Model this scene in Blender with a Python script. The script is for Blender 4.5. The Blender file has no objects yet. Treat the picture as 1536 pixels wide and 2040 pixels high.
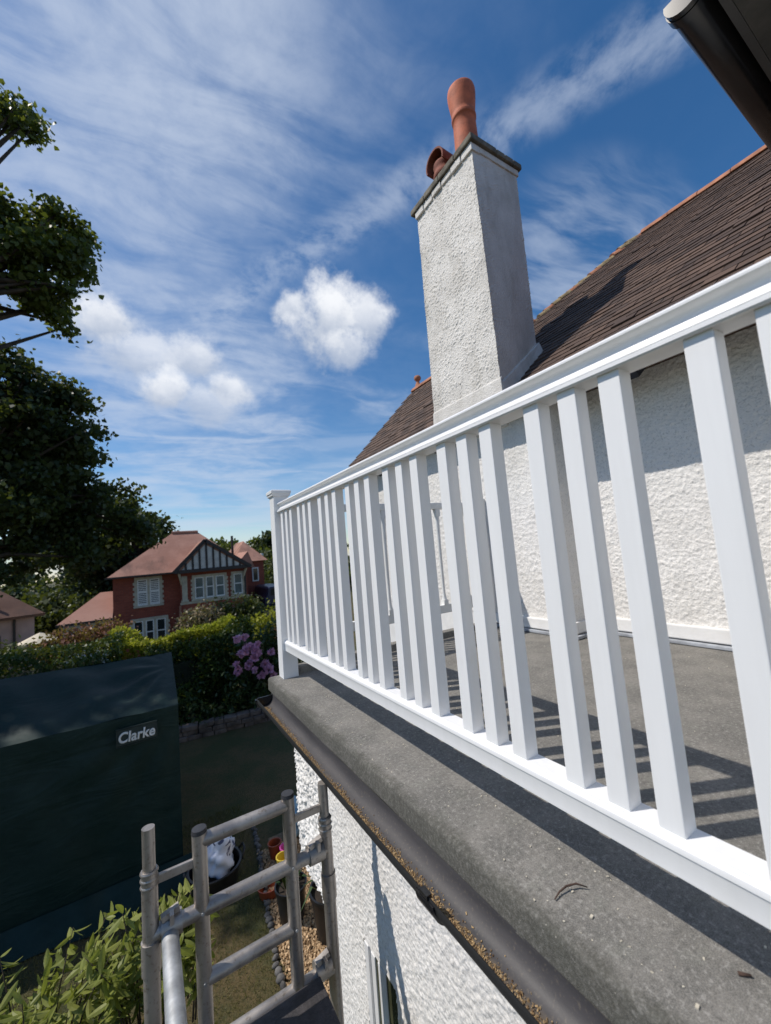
import bpy, bmesh, math, random
import numpy as np
from mathutils import Vector, Matrix

random.seed(7)
RNG = np.random.default_rng(7)
scene = bpy.context.scene
COL = scene.collection
R = math.radians

# ------------------------------------------------------------------ camera
CAM = Vector((-0.75, 0.0, 0.75))
YAW, PITCH, ROLL = R(31.545), R(5.3585), R(-4.8175)
fw = Vector((math.sin(YAW) * math.cos(PITCH), math.cos(YAW) * math.cos(PITCH), math.sin(PITCH)))
rt = Vector((math.cos(YAW), -math.sin(YAW), 0))
up = rt.cross(fw)
r2 = math.cos(ROLL) * rt + math.sin(ROLL) * up
u2 = -math.sin(ROLL) * rt + math.cos(ROLL) * up
cam_data = bpy.data.cameras.new("camera")
cam = bpy.data.objects.new("camera", cam_data)
COL.objects.link(cam)
cam.matrix_world = Matrix((
    (r2.x, u2.x, -fw.x, CAM.x), (r2.y, u2.y, -fw.y, CAM.y), (r2.z, u2.z, -fw.z, CAM.z), (0, 0, 0, 1)))
cam_data.sensor_fit = 'HORIZONTAL'
cam_data.sensor_width = 36.0
cam_data.lens = 36.0 * 790.67 / 1536.0
cam_data.clip_start = 0.02
cam_data.clip_end = 2000
cam_data.dof.use_dof = True
cam_data.dof.focus_distance = 1.5
cam_data.dof.aperture_fstop = 4.5
scene.camera = cam

# ------------------------------------------------------------------ sun and sky
SUN = Vector((-1.0, 0.51, 1.447)).normalized()          # towards the sun
SUN_EL = math.asin(SUN.z)
SUN_AZ = math.atan2(SUN.x, SUN.y)
sl = bpy.data.lights.new("sun", 'SUN')
sl.energy = 4.1
sl.angle = R(0.53)
sl.color = (1.0, 0.935, 0.855)
so = bpy.data.objects.new("sun", sl)
COL.objects.link(so)
so.rotation_euler = SUN.to_track_quat('Z', 'Y').to_euler()
so.location = (-20, 10, 30)

scene.view_settings.view_transform = 'Standard'
scene.view_settings.look = 'None'
scene.view_settings.exposure = 0.0
scene.view_settings.gamma = 1.0
scene.view_settings.use_curve_mapping = False


class NT:
    """small node-tree helper: values may be sockets or constants"""
    def __init__(self, tree, cheap=True):
        self.cheap = cheap
        self.t = tree
        tree.nodes.clear()

    def n(self, typ, ins=None, **props):
        nd = self.t.nodes.new(typ)
        for k, v in props.items():
            setattr(nd, k, v)
        for k, v in (ins or {}).items():
            self.set(nd.inputs[k], v)
        return nd

    def set(self, sock, v):
        if isinstance(v, bpy.types.NodeSocket):
            self.t.links.new(v, sock)
        else:
            if hasattr(sock.default_value, '__len__') and isinstance(v, (tuple, list)):
                L = len(sock.default_value)
                v = tuple(v)[:L] + ((1.0,) if len(v) < L else ())
            sock.default_value = v

    def m(self, op, a, b=0.0, c=None, clamp=False):
        nd = self.n('ShaderNodeMath', operation=op, use_clamp=clamp)
        self.set(nd.inputs[0], a)
        self.set(nd.inputs[1], b)
        if c is not None:
            self.set(nd.inputs[2], c)
        return nd.outputs[0]

    def vm(self, op, a, b=(0, 0, 0)):
        nd = self.n('ShaderNodeVectorMath', operation=op)
        self.set(nd.inputs[0], a)
        self.set(nd.inputs[1], b)
        return nd.outputs['Value'] if op in ('DOT_PRODUCT', 'LENGTH', 'DISTANCE') else nd.outputs[0]

    def mix(self, f, a, b, blend='MIX'):
        nd = self.n('ShaderNodeMix', data_type='RGBA', blend_type=blend)
        self.set(nd.inputs[0], f)
        self.set(nd.inputs[6], a)
        self.set(nd.inputs[7], b)
        return nd.outputs[2]

    def noise(self, vec, scale, detail=4.0, rough=0.55, dist=0.0):
        detail = min(detail, 4.0 if self.cheap else 6.0)
        nd = self.n('ShaderNodeTexNoise', {'Scale': scale, 'Detail': detail, 'Roughness': rough, 'Distortion': dist})
        self.set(nd.inputs['Vector'], vec)
        return nd.outputs[0]

    def ramp(self, v, lo, hi, a=0.0, b=1.0, smooth=True):
        nd = self.n('ShaderNodeMapRange', {'Value': v, 'From Min': lo, 'From Max': hi, 'To Min': a, 'To Max': b},
                    interpolation_type='SMOOTHSTEP' if smooth else 'LINEAR')
        return nd.outputs[0]

    def mapping(self, vec, loc=(0, 0, 0), rot=(0, 0, 0), scale=(1, 1, 1)):
        nd = self.n('ShaderNodeMapping', {'Location': loc, 'Rotation': rot, 'Scale': scale})
        self.set(nd.inputs['Vector'], vec)
        return nd.outputs[0]


def azel(az, el):
    return (math.sin(R(az)) * math.cos(R(el)), math.cos(R(az)) * math.cos(R(el)), math.sin(R(el)))


SKY_STRENGTH = 0.085
world = bpy.data.worlds.new("World")
scene.world = world
world.use_nodes = True
world.cycles.sampling_method = 'MANUAL'
world.cycles.sample_map_resolution = 512
w = NT(world.node_tree, False)
sky = w.n('ShaderNodeTexSky', sky_type='NISHITA', sun_disc=False, sun_elevation=SUN_EL, sun_rotation=SUN_AZ,
          altitude=60.0, air_density=1.0, dust_density=0.25, ozone_density=3.0)
hsv = w.n('ShaderNodeHueSaturation', {'Saturation': 1.28, 'Value': 1.42})
w.set(hsv.inputs['Color'], sky.outputs[0])
D = w.n('ShaderNodeTexCoord').outputs['Generated']
sep = w.n('ShaderNodeSeparateXYZ')
w.set(sep.inputs[0], D)
dzs = w.m('ADD', w.m('MAXIMUM', sep.outputs[2], 0.02), 0.07)
comb = w.n('ShaderNodeCombineXYZ')
w.set(comb.inputs[0], w.m('DIVIDE', sep.outputs[0], dzs))
w.set(comb.inputs[1], w.m('DIVIDE', sep.outputs[1], dzs))
P = comb.outputs[0]                                           # flat cloud layer coordinates
# cirrus: fibres drawn out along the wind, soft patches of cover
wn = w.n('ShaderNodeTexNoise', {'Scale': 1.5, 'Detail': 2.0})
w.set(wn.inputs['Vector'], P)
wv = w.n('ShaderNodeVectorMath', operation='SCALE')
w.set(wv.inputs[0], w.vm('SUBTRACT', wn.outputs['Color'], (0.5, 0.5, 0.5)))
wv.inputs['Scale'].default_value = 0.34
Q = w.vm('ADD', P, wv.outputs[0])
fibA = w.noise(w.mapping(Q, rot=(0, 0, R(20)), scale=(0.9, 2.0, 1)), 1.7, 6.0, 0.56, 0.5)
fibB = w.noise(w.mapping(Q, loc=(3.1, 1.7, 0), rot=(0, 0, R(40)), scale=(1.1, 4.4, 1)), 2.0, 6.0, 0.56, 0.3)
big = w.noise(w.mapping(P, loc=(5.3, 2.2, 0)), 1.1, 2.0, 0.5)
fine = w.noise(Q, 12.0, 6.0, 0.62)
leftm = w.ramp(w.vm('DOT_PRODUCT', D, azel(-16, 50)), 0.875, 0.985)
topm = w.ramp(w.vm('DOT_PRODUCT', D, azel(28, 62)), 0.90, 0.985)
rightm = w.ramp(w.vm('DOT_PRODUCT', D, azel(76, 42)), 0.72, 0.96)
rwisp = w.ramp(w.vm('DOT_PRODUCT', D, azel(60, 29)), 0.970, 0.997)
mid = w.ramp(w.vm('DOT_PRODUCT', D, azel(7, 22.5)), 0.960, 0.995)
wisp = w.ramp(fine, 0.30, 0.68, 0.55, 1.0)
base = w.m('MULTIPLY', w.ramp(fibA, 0.44, 0.78), w.ramp(big, 0.34, 0.64, 0.06, 0.42))
base = w.m('ADD', base, w.m('MULTIPLY', leftm, w.ramp(fibB, 0.28, 0.66, 0.16, 0.80)))
base = w.m('ADD', base, w.m('MULTIPLY', topm, w.ramp(fibB, 0.34, 0.70, 0.06, 0.46)))
base = w.m('ADD', base, w.m('MULTIPLY', mid, w.ramp(fibA, 0.34, 0.62, 0.10, 0.66)))
base = w.m('MULTIPLY', w.m('ADD', base, 0.04), wisp)
low = w.ramp(sep.outputs[2], 0.05, 0.40, 1.0, 0.0)
band = w.noise(w.mapping(D, rot=(R(6), 0, R(20)), scale=(1.5, 1.5, 8.0)), 1.7, 5.0, 0.52, 0.7)
base = w.m('ADD', base, w.m('MULTIPLY', low, w.ramp(band, 0.44, 0.66, 0.04, 0.62)))
base = w.m('MULTIPLY', base, w.m('SUBTRACT', 1.0, w.m('MULTIPLY', rightm, 0.88)))
base = w.m('ADD', base, w.m('MULTIPLY', rwisp, w.ramp(fibB, 0.36, 0.72, 0.0, 0.42)))
# the long straight streak (an old vapour trail) between two points of the layer
a = Vector((0.235, 1.41)); b = Vector((0.84, 0.25)); dd = (b - a).normalized()
nrm = Vector((-dd.y, dd.x))
sx = w.vm('DOT_PRODUCT', P, (nrm.x, nrm.y, 0))
sy = w.vm('DOT_PRODUCT', P, (dd.x, dd.y, 0))
off = w.m('ABSOLUTE', w.m('SUBTRACT', w.m('ADD', sx, w.m('MULTIPLY', w.m('SUBTRACT', fibA, 0.5), 0.10)), nrm.dot(a)))
stk = w.m('MULTIPLY', w.ramp(off, 0.0, 0.095, 1.0, 0.0), w.ramp(fine, 0.30, 0.72))
stk = w.m('MULTIPLY', stk, w.ramp(sy, dd.dot(a) - 0.5, dd.dot(a) + 0.2))
base = w.m('ADD', base, w.m('MULTIPLY', stk, 0.36))
# fair-weather cumulus: puffs at their own directions
puff_n = w.noise(D, 10.0, 6.0, 0.62)
edge_b = w.m('MULTIPLY', w.m('SUBTRACT', puff_n, 0.5), 2.0)
cum = None; lit = None
PUFFS = [(25.3, 31.4, 0.100, 1.0, 1.0), (20.5, 33.0, 0.050, 1.0, .9), (31.0, 31.2, 0.062, 1.0, .85), (27.0, 28.4, 0.055, 1.4, .8),
         (-3.3, 28.4, 0.070, 1.0, .90), (-0.2, 25.8, 0.060, 1.8, .65), (6.3, 26.2, 0.052, 1.4, .75),
         (3.4, 21.8, 0.058, 1.2, .90), (10.4, 22.6, 0.046, 1.3, .80), (7.0, 20.8, 0.055, 2.1, .5)]
for az, el, rad, asp, amt in PUFFS:
    c = Vector(azel(az, el)); ex = Vector((0, 0, 1)).cross(c).normalized(); ey = c.cross(ex).normalized()
    dx = w.m('MULTIPLY', w.vm('DOT_PRODUCT', D, tuple(ex)), 1.0 / (rad * asp))
    dy = w.m('MULTIPLY', w.vm('DOT_PRODUCT', D, tuple(ey)), 1.0 / rad)
    front = w.m('GREATER_THAN', w.vm('DOT_PRODUCT', D, tuple(c)), 0.0)
    d2 = w.m('SQRT', w.m('ADD', w.m('MULTIPLY', dx, dx), w.m('MULTIPLY', dy, dy)))
    v = w.m('MULTIPLY', w.m('MULTIPLY', w.ramp(w.m('SUBTRACT', d2, edge_b), 0.42, 1.12, 1.0, 0.0), front), amt)
    cum = v if cum is None else w.m('MAXIMUM', cum, v)
    lv_ = w.m('MULTIPLY', v, w.ramp(w.m('ADD', dy, w.m('MULTIPLY', edge_b, 0.9)), -0.55, 0.60, 0.10, 1.0))
    lit = lv_ if lit is None else w.m('MAXIMUM', lit, lv_)
cover = w.m('MULTIPLY', w.m('DIVIDE', base, w.m('ADD', base, 0.62)), 1.15, clamp=True)
shade = w.m('DIVIDE', lit, w.m('MAXIMUM', cum, 0.001))
k = 1.0 / SKY_STRENGTH
cirrus_col = (0.60 * k, 0.68 * k, 0.82 * k)
cumul_col = w.mix(shade, (0.46 * k, 0.53 * k, 0.66 * k), (0.94 * k, 0.96 * k, 1.0 * k))
skycol = w.mix(cover, hsv.outputs[0], cirrus_col)
skycol = w.mix(cum, skycol, cumul_col)
bg = w.n('ShaderNodeBackground', {'Strength': SKY_STRENGTH})
w.set(bg.inputs[0], skycol)
out = w.n('ShaderNodeOutputWorld')
w.t.links.new(bg.outputs[0], out.inputs[0])
scene.cycles.max_bounces = 5
scene.cycles.diffuse_bounces = 3
scene.cycles.glossy_bounces = 2
scene.cycles.transmission_bounces = 3
scene.cycles.caustics_reflective = False
scene.cycles.caustics_refractive = False

# ------------------------------------------------------------------ materials
MATS = {}


def material(name, build):
    m = bpy.data.materials.new(name)
    m.use_nodes = True
    t = NT(m.node_tree)
    o = t.n('ShaderNodeOutputMaterial')
    bs = t.n('ShaderNodeBsdfPrincipled')
    t.t.links.new(bs.outputs[0], o.inputs[0])
    build(t, bs, o)
    MATS[name] = m
    return m


def obj_co(t):
    return t.n('ShaderNodeTexCoord').outputs['Object']


def pos(t):
    return t.n('ShaderNodeNewGeometry').outputs['Position']


def bump(t, bs, h, strength=0.3, dist=0.01):
    b_ = t.n('ShaderNodeBump', {'Strength': strength, 'Distance': dist})
    t.set(b_.inputs['Height'], h)
    t.t.links.new(b_.outputs[0], bs.inputs['Normal'])


def simple(name, col, rough=0.6, var=0.12, scale=6.0, metal=0.0, bmp=0.0, bscale=60.0, spec=0.5, coord='pos'):
    def f(t, bs, o):
        co = pos(t) if coord == 'pos' else obj_co(t)
        n_ = t.noise(co, scale, 5.0, 0.6)
        lo = tuple(c * (1 - var) for c in col)
        hi = tuple(min(1, c * (1 + var)) for c in col)
        t.set(bs.inputs['Base Color'], t.mix(t.ramp(n_, 0.3, 0.7), lo, hi))
        t.set(bs.inputs['Roughness'], rough)
        t.set(bs.inputs['Metallic'], metal)
        t.set(bs.inputs['Specular IOR Level'], spec)
        if bmp:
            bump(t, bs, t.noise(co, bscale, 4.0, 0.6), bmp, 0.01)
    return material(name, f)


def f_white(t, bs, o):
    co = pos(t)
    n_ = t.noise(t.mapping(co, scale=(30, 30, 3)), 1.0, 4.0, 0.6)
    d_ = t.noise(co, 5.0, 5.0, 0.6)
    c_ = t.mix(t.ramp(n_, 0.35, 0.7), (0.80, 0.80, 0.80), (0.83, 0.83, 0.83))
    c_ = t.mix(t.ramp(d_, 0.56, 0.80, 0, 0.35), c_, (0.70, 0.69, 0.66))
    t.set(bs.inputs['Base Color'], c_)
    t.set(bs.inputs['Roughness'], 0.38)
    bump(t, bs, t.noise(t.mapping(co, scale=(400, 20, 400)), 1.0, 2.0), 0.05, 0.002)


material('white_paint', f_white)
simple('white_old_paint', (0.74, 0.74, 0.72), 0.5, 0.06)


def f_rough(t, bs, o):
    co = pos(t)
    n1 = t.noise(co, 1.7, 6.0, 0.6)
    n2 = t.noise(t.mapping(co, scale=(2.2, 2.2, 0.5)), 1.0, 5.0, 0.65)
    n3 = t.noise(co, 55.0, 3.0, 0.6)
    c_ = t.mix(t.ramp(n1, 0.35, 0.7), (0.745, 0.720, 0.680), (0.82, 0.798, 0.765))
    c_ = t.mix(t.ramp(n2, 0.56, 0.80, 0, 0.35), c_, (0.50, 0.475, 0.43))
    c_ = t.mix(t.ramp(t.noise(co, 85.0, 3.0, 0.55), 0.55, 0.66, 0, 0.42), c_, (0.36, 0.35, 0.335))
    t.set(bs.inputs['Base Color'], c_)
    t.set(bs.inputs['Roughness'], 0.85)
    vor = t.n('ShaderNodeTexVoronoi', {'Scale': 95.0, 'Randomness': 1.0}, feature='SMOOTH_F1')
    t.set(vor.inputs['Vector'], co)
    h = t.m('ADD', t.m('MULTIPLY', vor.outputs['Distance'], -0.8), t.m('MULTIPLY', t.noise(co, 110.0, 4.0, 0.6), 0.7))
    bump(t, bs, h, 0.40, 0.009)


material('roughcast', f_rough)


def f_chim(t, bs, o):
    co = pos(t)
    n1 = t.noise(co, 2.3, 6.0, 0.6)
    n2 = t.noise(t.mapping(co, scale=(3.0, 3.0, 0.9)), 1.0, 6.0, 0.65)
    c_ = t.mix(t.ramp(n1, 0.3, 0.7), (0.63, 0.605, 0.565), (0.78, 0.755, 0.715))
    c_ = t.mix(t.ramp(n2, 0.46, 0.72, 0, 0.6), c_, (0.36, 0.335, 0.285))
    t.set(bs.inputs['Base Color'], c_)
    t.set(bs.inputs['Roughness'], 0.9)
    vor = t.n('ShaderNodeTexVoronoi', {'Scale': 75.0, 'Randomness': 1.0}, feature='SMOOTH_F1')
    t.set(vor.inputs['Vector'], co)
    h = t.m('ADD', t.m('MULTIPLY', vor.outputs['Distance'], -0.8), t.m('MULTIPLY', t.noise(co, 90.0, 4.0, 0.6), 0.7))
    bump(t, bs, h, 0.45, 0.014)


material('chimney_render', f_chim)
simple('smooth_render', (0.78, 0.77, 0.75), 0.6, 0.06, 7, bmp=0.15, bscale=25)


def f_felt(t, bs, o):
    co = pos(t)
    s_ = t.n('ShaderNodeSeparateXYZ')
    t.set(s_.inputs[0], co)
    n1 = t.noise(co, 5.5, 7.0, 0.68)
    n2 = t.noise(co, 380.0, 2.0, 0.7)
    n3 = t.noise(co, 14.0, 6.0, 0.6)
    c_ = t.mix(t.ramp(n1, 0.33, 0.68), (0.118, 0.115, 0.106), (0.235, 0.222, 0.200))
    c_ = t.mix(t.ramp(n3, 0.5, 0.72, 0, 0.5), c_, (0.172, 0.178, 0.150))
    c_ = t.mix(t.ramp(n2, 0.42, 0.62, 0, 0.5), c_, (0.27, 0.252, 0.222))
    c_ = t.mix(t.ramp(n2, 0.58, 0.40, 0, 0.35), c_, (0.090, 0.086, 0.076))
    n4 = t.noise(co, 85.0, 4.0, 0.75)
    c_ = t.mix(t.ramp(n4, 0.52, 0.66, 0, 0.75), c_, (0.320, 0.308, 0.282))
    c_ = t.mix(t.ramp(n4, 0.46, 0.32, 0, 0.75), c_, (0.085, 0.082, 0.075))
    # algae growing along the outer edge
    e_ = t.m('ADD', s_.outputs[0], t.m('MULTIPLY', t.m('SUBTRACT', t.noise(co, 9.0, 6.0, 0.7), 0.5), 0.09))
    al = t.m('MULTIPLY', t.ramp(e_, -0.052, -0.098), t.ramp(t.noise(co, 120.0, 3.0, 0.7), 0.30, 0.62, 0.45, 1.0))
    c_ = t.mix(t.m('MULTIPLY', al, 0.78), c_, (0.048, 0.047, 0.036))
    vor = t.n('ShaderNodeTexVoronoi', {'Scale': 70.0})
    t.set(vor.inputs['Vector'], co)
    spot = t.m('MULTIPLY', t.ramp(vor.outputs['Distance'], 0.13, 0.07), t.m('GREATER_THAN', t.noise(co, 47.0, 1.0), 0.64))
    c_ = t.mix(t.m('MULTIPLY', spot, 0.75), c_, (0.52, 0.49, 0.42))
    t.set(bs.inputs['Base Color'], c_)
    t.set(bs.inputs['Roughness'], 0.9)
    bump(t, bs, t.m('ADD', t.noise(co, 420.0, 2.0, 0.7), t.m('MULTIPLY', t.noise(co, 4.0, 3.0), 3.0)), 0.5, 0.003)


material('roof_felt', f_felt)


def f_tile(t, bs, o):
    g = t.n('ShaderNodeNewGeometry')
    oi = t.n('ShaderNodeObjectInfo')
    rnd = t.m('FRACT', t.m('ADD', g.outputs['Random Per Island'], oi.outputs['Random']))
    co = g.outputs['Position']
    c_ = t.mix(rnd, (0.050, 0.031, 0.023), (0.118, 0.073, 0.051))
    n1 = t.noise(co, 5.0, 6.0, 0.65)
    c_ = t.mix(t.ramp(n1, 0.55, 0.75, 0, 0.6), c_, (0.035, 0.028, 0.024))
    c_ = t.mix(t.ramp(t.noise(co, 23.0, 5.0, 0.7), 0.60, 0.74, 0, 0.55), c_, (0.155, 0.125, 0.085))
    t.set(bs.inputs['Base Color'], c_)
    t.set(bs.inputs['Roughness'], 0.85)
    bump(t, bs, t.noise(co, 90.0, 4.0, 0.6), 0.35, 0.004)


material('clay_tile', f_tile)
simple('terracotta', (0.46, 0.125, 0.058), 0.75, 0.22, 9, bmp=0.2, bscale=70)
simple('old_terracotta', (0.20, 0.065, 0.042), 0.85, 0.3, 9, bmp=0.2, bscale=70)
simple('ridge_clay', (0.36, 0.155, 0.085), 0.85, 0.30, 7, bmp=0.4, bscale=60)
simple('lichen_mortar', (0.26, 0.20, 0.11), 0.95, 0.35, 16, bmp=0.6, bscale=45)
simple('slab_stone', (0.155, 0.140, 0.110), 0.95, 0.4, 9, bmp=0.6, bscale=40)
simple('lead', (0.34, 0.36, 0.39), 0.5, 0.25, 12, bmp=0.3, bscale=20)
simple('black_gutter', (0.012, 0.012, 0.013), 0.22, 0.2, 5)
simple('fascia_black', (0.030, 0.029, 0.029), 0.45, 0.2, 8)
simple('soffit_grey', (0.06, 0.057, 0.052), 0.7, 0.3, 10, bmp=0.2, bscale=40)
simple('rafter_paint', (0.018, 0.022, 0.032), 0.5, 0.2, 8)


def f_gut(t, bs, o):
    co = pos(t)
    n1 = t.noise(t.mapping(co, scale=(14, 2, 14)), 1.0, 6.0, 0.65)
    n2 = t.noise(co, 130.0, 3.0, 0.7)
    c_ = t.mix(t.ramp(n1, 0.3, 0.7), (0.036, 0.035, 0.038), (0.066, 0.062, 0.064))
    c_ = t.mix(t.ramp(n2, 0.55, 0.75, 0, 0.5), c_, (0.17, 0.145, 0.11))
    t.set(bs.inputs['Base Color'], c_)
    s_ = t.n('ShaderNodeSeparateXYZ')
    t.set(s_.inputs[0], co)
    dirt = t.ramp(t.m('ADD', s_.outputs[0], t.m('MULTIPLY', t.m('SUBTRACT', t.noise(co, 30.0, 4.0, 0.7), 0.5), 0.05)), -0.135, -0.160)
    c_ = t.mix(t.m('MULTIPLY', dirt, 0.75), c_, (0.150, 0.120, 0.088))
    c_ = t.mix(t.ramp(s_.outputs[0], -0.1905, -0.1920), c_, (0.022, 0.022, 0.023))
    t.set(bs.inputs['Base Color'], c_)
    t.set(bs.inputs['Roughness'], t.ramp(n1, 0.2, 0.8, 0.48, 0.66))
    bump(t, bs, n2, 0.15, 0.002)


material('grey_gutter', f_gut)
material('debris', lambda t, bs, o: (
    t.set(bs.inputs['Base Color'], t.mix(t.n('ShaderNodeNewGeometry').outputs['Random Per Island'], (0.12, 0.065, 0.028), (0.50, 0.36, 0.19))),
    t.set(bs.inputs['Roughness'], 0.95)))
simple('chip', (0.55, 0.50, 0.40), 0.9, 0.3, 40)
simple('twig', (0.060, 0.035, 0.025), 0.9, 0.3, 40)


def f_alu(t, bs, o):
    co = pos(t)
    n1 = t.noise(t.mapping(co, scale=(8, 8, 3)), 1.0, 6.0, 0.65)
    n2 = t.noise(co, 60.0, 4.0, 0.7)
    c_ = t.mix(t.ramp(n1, 0.3, 0.7), (0.30, 0.270, 0.245), (0.48, 0.445, 0.41))
    c_ = t.mix(t.ramp(n2, 0.52, 0.72, 0, 0.65), c_, (0.17, 0.135, 0.10))
    t.set(bs.inputs['Base Color'], c_)
    t.set(bs.inputs['Metallic'], 0.75)
    t.set(bs.inputs['Roughness'], t.ramp(n1, 0.2, 0.8, 0.36, 0.58))


material('aluminium', f_alu)
simple('galvanised', (0.42, 0.43, 0.43), 0.55, 0.3, 14, metal=0.55)
simple('black_cap', (0.03, 0.03, 0.033), 0.5, 0.3, 20)
simple('ply_deck', (0.040, 0.036, 0.038), 0.6, 0.35, 30, bmp=0.3, bscale=120)


def f_cover(t, bs, o):
    co = pos(t)
    n1 = t.noise(t.mapping(co, scale=(0.6, 0.6, 2.2)), 1.6, 5.0, 0.55, 1.2)
    n2 = t.noise(co, 5.0, 4.0, 0.6)
    c_ = t.mix(t.ramp(n2, 0.3, 0.7), (0.0070, 0.0215, 0.0190), (0.011, 0.029, 0.026))
    t.set(bs.inputs['Base Color'], c_)
    t.set(bs.inputs['Roughness'], 0.55)
    t.set(bs.inputs['Specular IOR Level'], 0.22)
    bump(t, bs, t.m('ADD', n1, t.m('MULTIPLY', t.noise(co, 130.0, 2.0), 0.02)), 0.45, 0.06)


material('green_tarp', f_cover)
simple('logo_white', (0.62, 0.64, 0.64), 0.6, 0.08, 30)
simple('logo_patch', (0.013, 0.026, 0.025), 0.6, 0.1, 30)


def f_lawn(t, bs, o):
    co = pos(t)
    n1 = t.noise(co, 1.1, 6.0, 0.6)
    n2 = t.noise(co, 26.0, 5.0, 0.7)
    c_ = t.mix(t.ramp(n1, 0.35, 0.65), (0.055, 0.062, 0.018), (0.120, 0.085, 0.036))
    c_ = t.mix(t.ramp(n2, 0.4, 0.7, 0, 0.6), c_, (0.030, 0.042, 0.012))
    t.set(bs.inputs['Base Color'], c_)
    t.set(bs.inputs['Roughness'], 1.0)
    bump(t, bs, t.noise(co, 60.0, 5.0, 0.7), 0.8, 0.03)


material('lawn', f_lawn)


def leafmat(name, c0, c1, trans=0.35, rough=0.5):
    def f(t, bs, o):
        g = t.n('ShaderNodeNewGeometry')
        oi = t.n('ShaderNodeObjectInfo')
        rnd = t.m('FRACT', t.m('ADD', g.outputs['Random Per Island'], oi.outputs['Random']))
        big_ = t.noise(g.outputs['Position'], 1.1, 3.0, 0.6)
        c_ = t.mix(t.m('MULTIPLY', t.m('ADD', rnd, t.ramp(big_, 0.3, 0.7)), 0.5), c0, c1)
        t.set(bs.inputs['Base Color'], c_)
        t.set(bs.inputs['Roughness'], rough)
        t.set(bs.inputs['Specular IOR Level'], 0.35)
        tr = t.n('ShaderNodeBsdfTranslucent')
        t.set(tr.inputs[0], t.mix(0.5, c_, (0.30, 0.36, 0.03), 'MIX'))
        mx = t.n('ShaderNodeMixShader', {0: trans})
        t.t.links.new(bs.outputs[0], mx.inputs[1])
        t.t.links.new(tr.outputs[0], mx.inputs[2])
        t.t.links.new(mx.outputs[0], o.inputs[0])
    return material(name, f)


leafmat('leaf_tree', (0.035, 0.055, 0.014), (0.090, 0.120, 0.024), 0.32)
leafmat('leaf_dark', (0.018, 0.034, 0.014), (0.048, 0.072, 0.022), 0.2)
leafmat('leaf_far', (0.040, 0.060, 0.018), (0.090, 0.100, 0.028), 0.2)
leafmat('leaf_lime', (0.240, 0.270, 0.022), (0.440, 0.420, 0.045), 0.5)
leafmat('leaf_hedge', (0.014, 0.032, 0.008), (0.055, 0.095, 0.016), 0.2)
leafmat('leaf_shrub', (0.140, 0.175, 0.034), (0.290, 0.310, 0.075), 0.40, 0.5)
leafmat('leaf_rhodo', (0.016, 0.034, 0.012), (0.050, 0.085, 0.024), 0.15, 0.4)
leafmat('leaf_red', (0.150, 0.050, 0.030), (0.300, 0.130, 0.080), 0.3)
leafmat('leaf_pink', (0.22, 0.14, 0.10), (0.30, 0.26, 0.13), 0.2)
leafmat('petal', (0.66, 0.26, 0.50), (0.86, 0.50, 0.70), 0.3)
leafmat('leaf_spiky', (0.020, 0.050, 0.016), (0.060, 0.110, 0.030), 0.2)
leafmat('grass_blade', (0.060, 0.075, 0.020), (0.190, 0.150, 0.060), 0.25)
simple('bark', (0.050, 0.038, 0.028), 0.95, 0.4, 8, bmp=0.8, bscale=14)
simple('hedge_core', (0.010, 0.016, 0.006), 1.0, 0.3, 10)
simple('soil', (0.030, 0.022, 0.016), 1.0, 0.3, 9)
material('gravel', lambda t, bs, o: (
    t.set(bs.inputs['Base Color'], t.mix(t.n('ShaderNodeNewGeometry').outputs['Random Per Island'], (0.30, 0.19, 0.095), (0.66, 0.48, 0.29))),
    t.set(bs.inputs['Roughness'], 0.9)))
simple('gravel_bed', (0.22, 0.15, 0.085), 1.0, 0.4, 40)
simple('cobble', (0.11, 0.105, 0.10), 0.9, 0.4, 12, bmp=0.4, bscale=40)
simple('garden_stone', (0.14, 0.115, 0.10), 0.95, 0.45, 5, bmp=0.5, bscale=20)
simple('black_plastic', (0.010, 0.010, 0.011), 0.4, 0.2, 10)


def f_bag(t, bs, o):
    co = obj_co(t)
    n1 = t.noise(co, 9.0, 3.0, 0.5, 1.0)
    t.set(bs.inputs['Base Color'], t.mix(t.ramp(n1, 0.60, 0.62, smooth=False), (0.60, 0.63, 0.72), (0.06, 0.07, 0.14)))
    t.set(bs.inputs['Roughness'], 0.45)


material('bag_print', f_bag)
simple('blue_cloth', (0.22, 0.36, 0.46), 0.8, 0.2, 12)
simple('orange_plastic', (0.26, 0.052, 0.018), 0.45, 0.1, 12)
simple('yellow_plastic', (0.62, 0.46, 0.05), 0.45, 0.1, 12)
simple('magenta_plastic', (0.50, 0.07, 0.30), 0.45, 0.1, 12)


def f_brick(t, bs, o):
    co = pos(t)
    br = t.n('ShaderNodeTexBrick', {'Scale': 1.0, 'Brick Width': 0.225, 'Row Height': 0.075, 'Mortar Size': 0.008,
                                    'Color1': (0.270, 0.056, 0.032, 1), 'Color2': (0.350, 0.084, 0.048, 1), 'Mortar': (0.13, 0.07, 0.055, 1)})
    s_ = t.n('ShaderNodeSeparateXYZ')
    t.set(s_.inputs[0], co)
    cb = t.n('ShaderNodeCombineXYZ')
    t.set(cb.inputs[0], t.m('ADD', s_.outputs[0], s_.outputs[1]))
    t.set(cb.inputs[1], s_.outputs[2])
    t.set(br.inputs['Vector'], cb.outputs[0])
    n1 = t.noise(co, 0.9, 5.0, 0.6)
    t.set(bs.inputs['Base Color'], t.mix(t.ramp(n1, 0.35, 0.7, 0, 0.35), br.outputs['Color'], (0.10, 0.020, 0.016)))
    t.set(bs.inputs['Roughness'], 0.85)


material('red_brick', f_brick)


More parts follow.
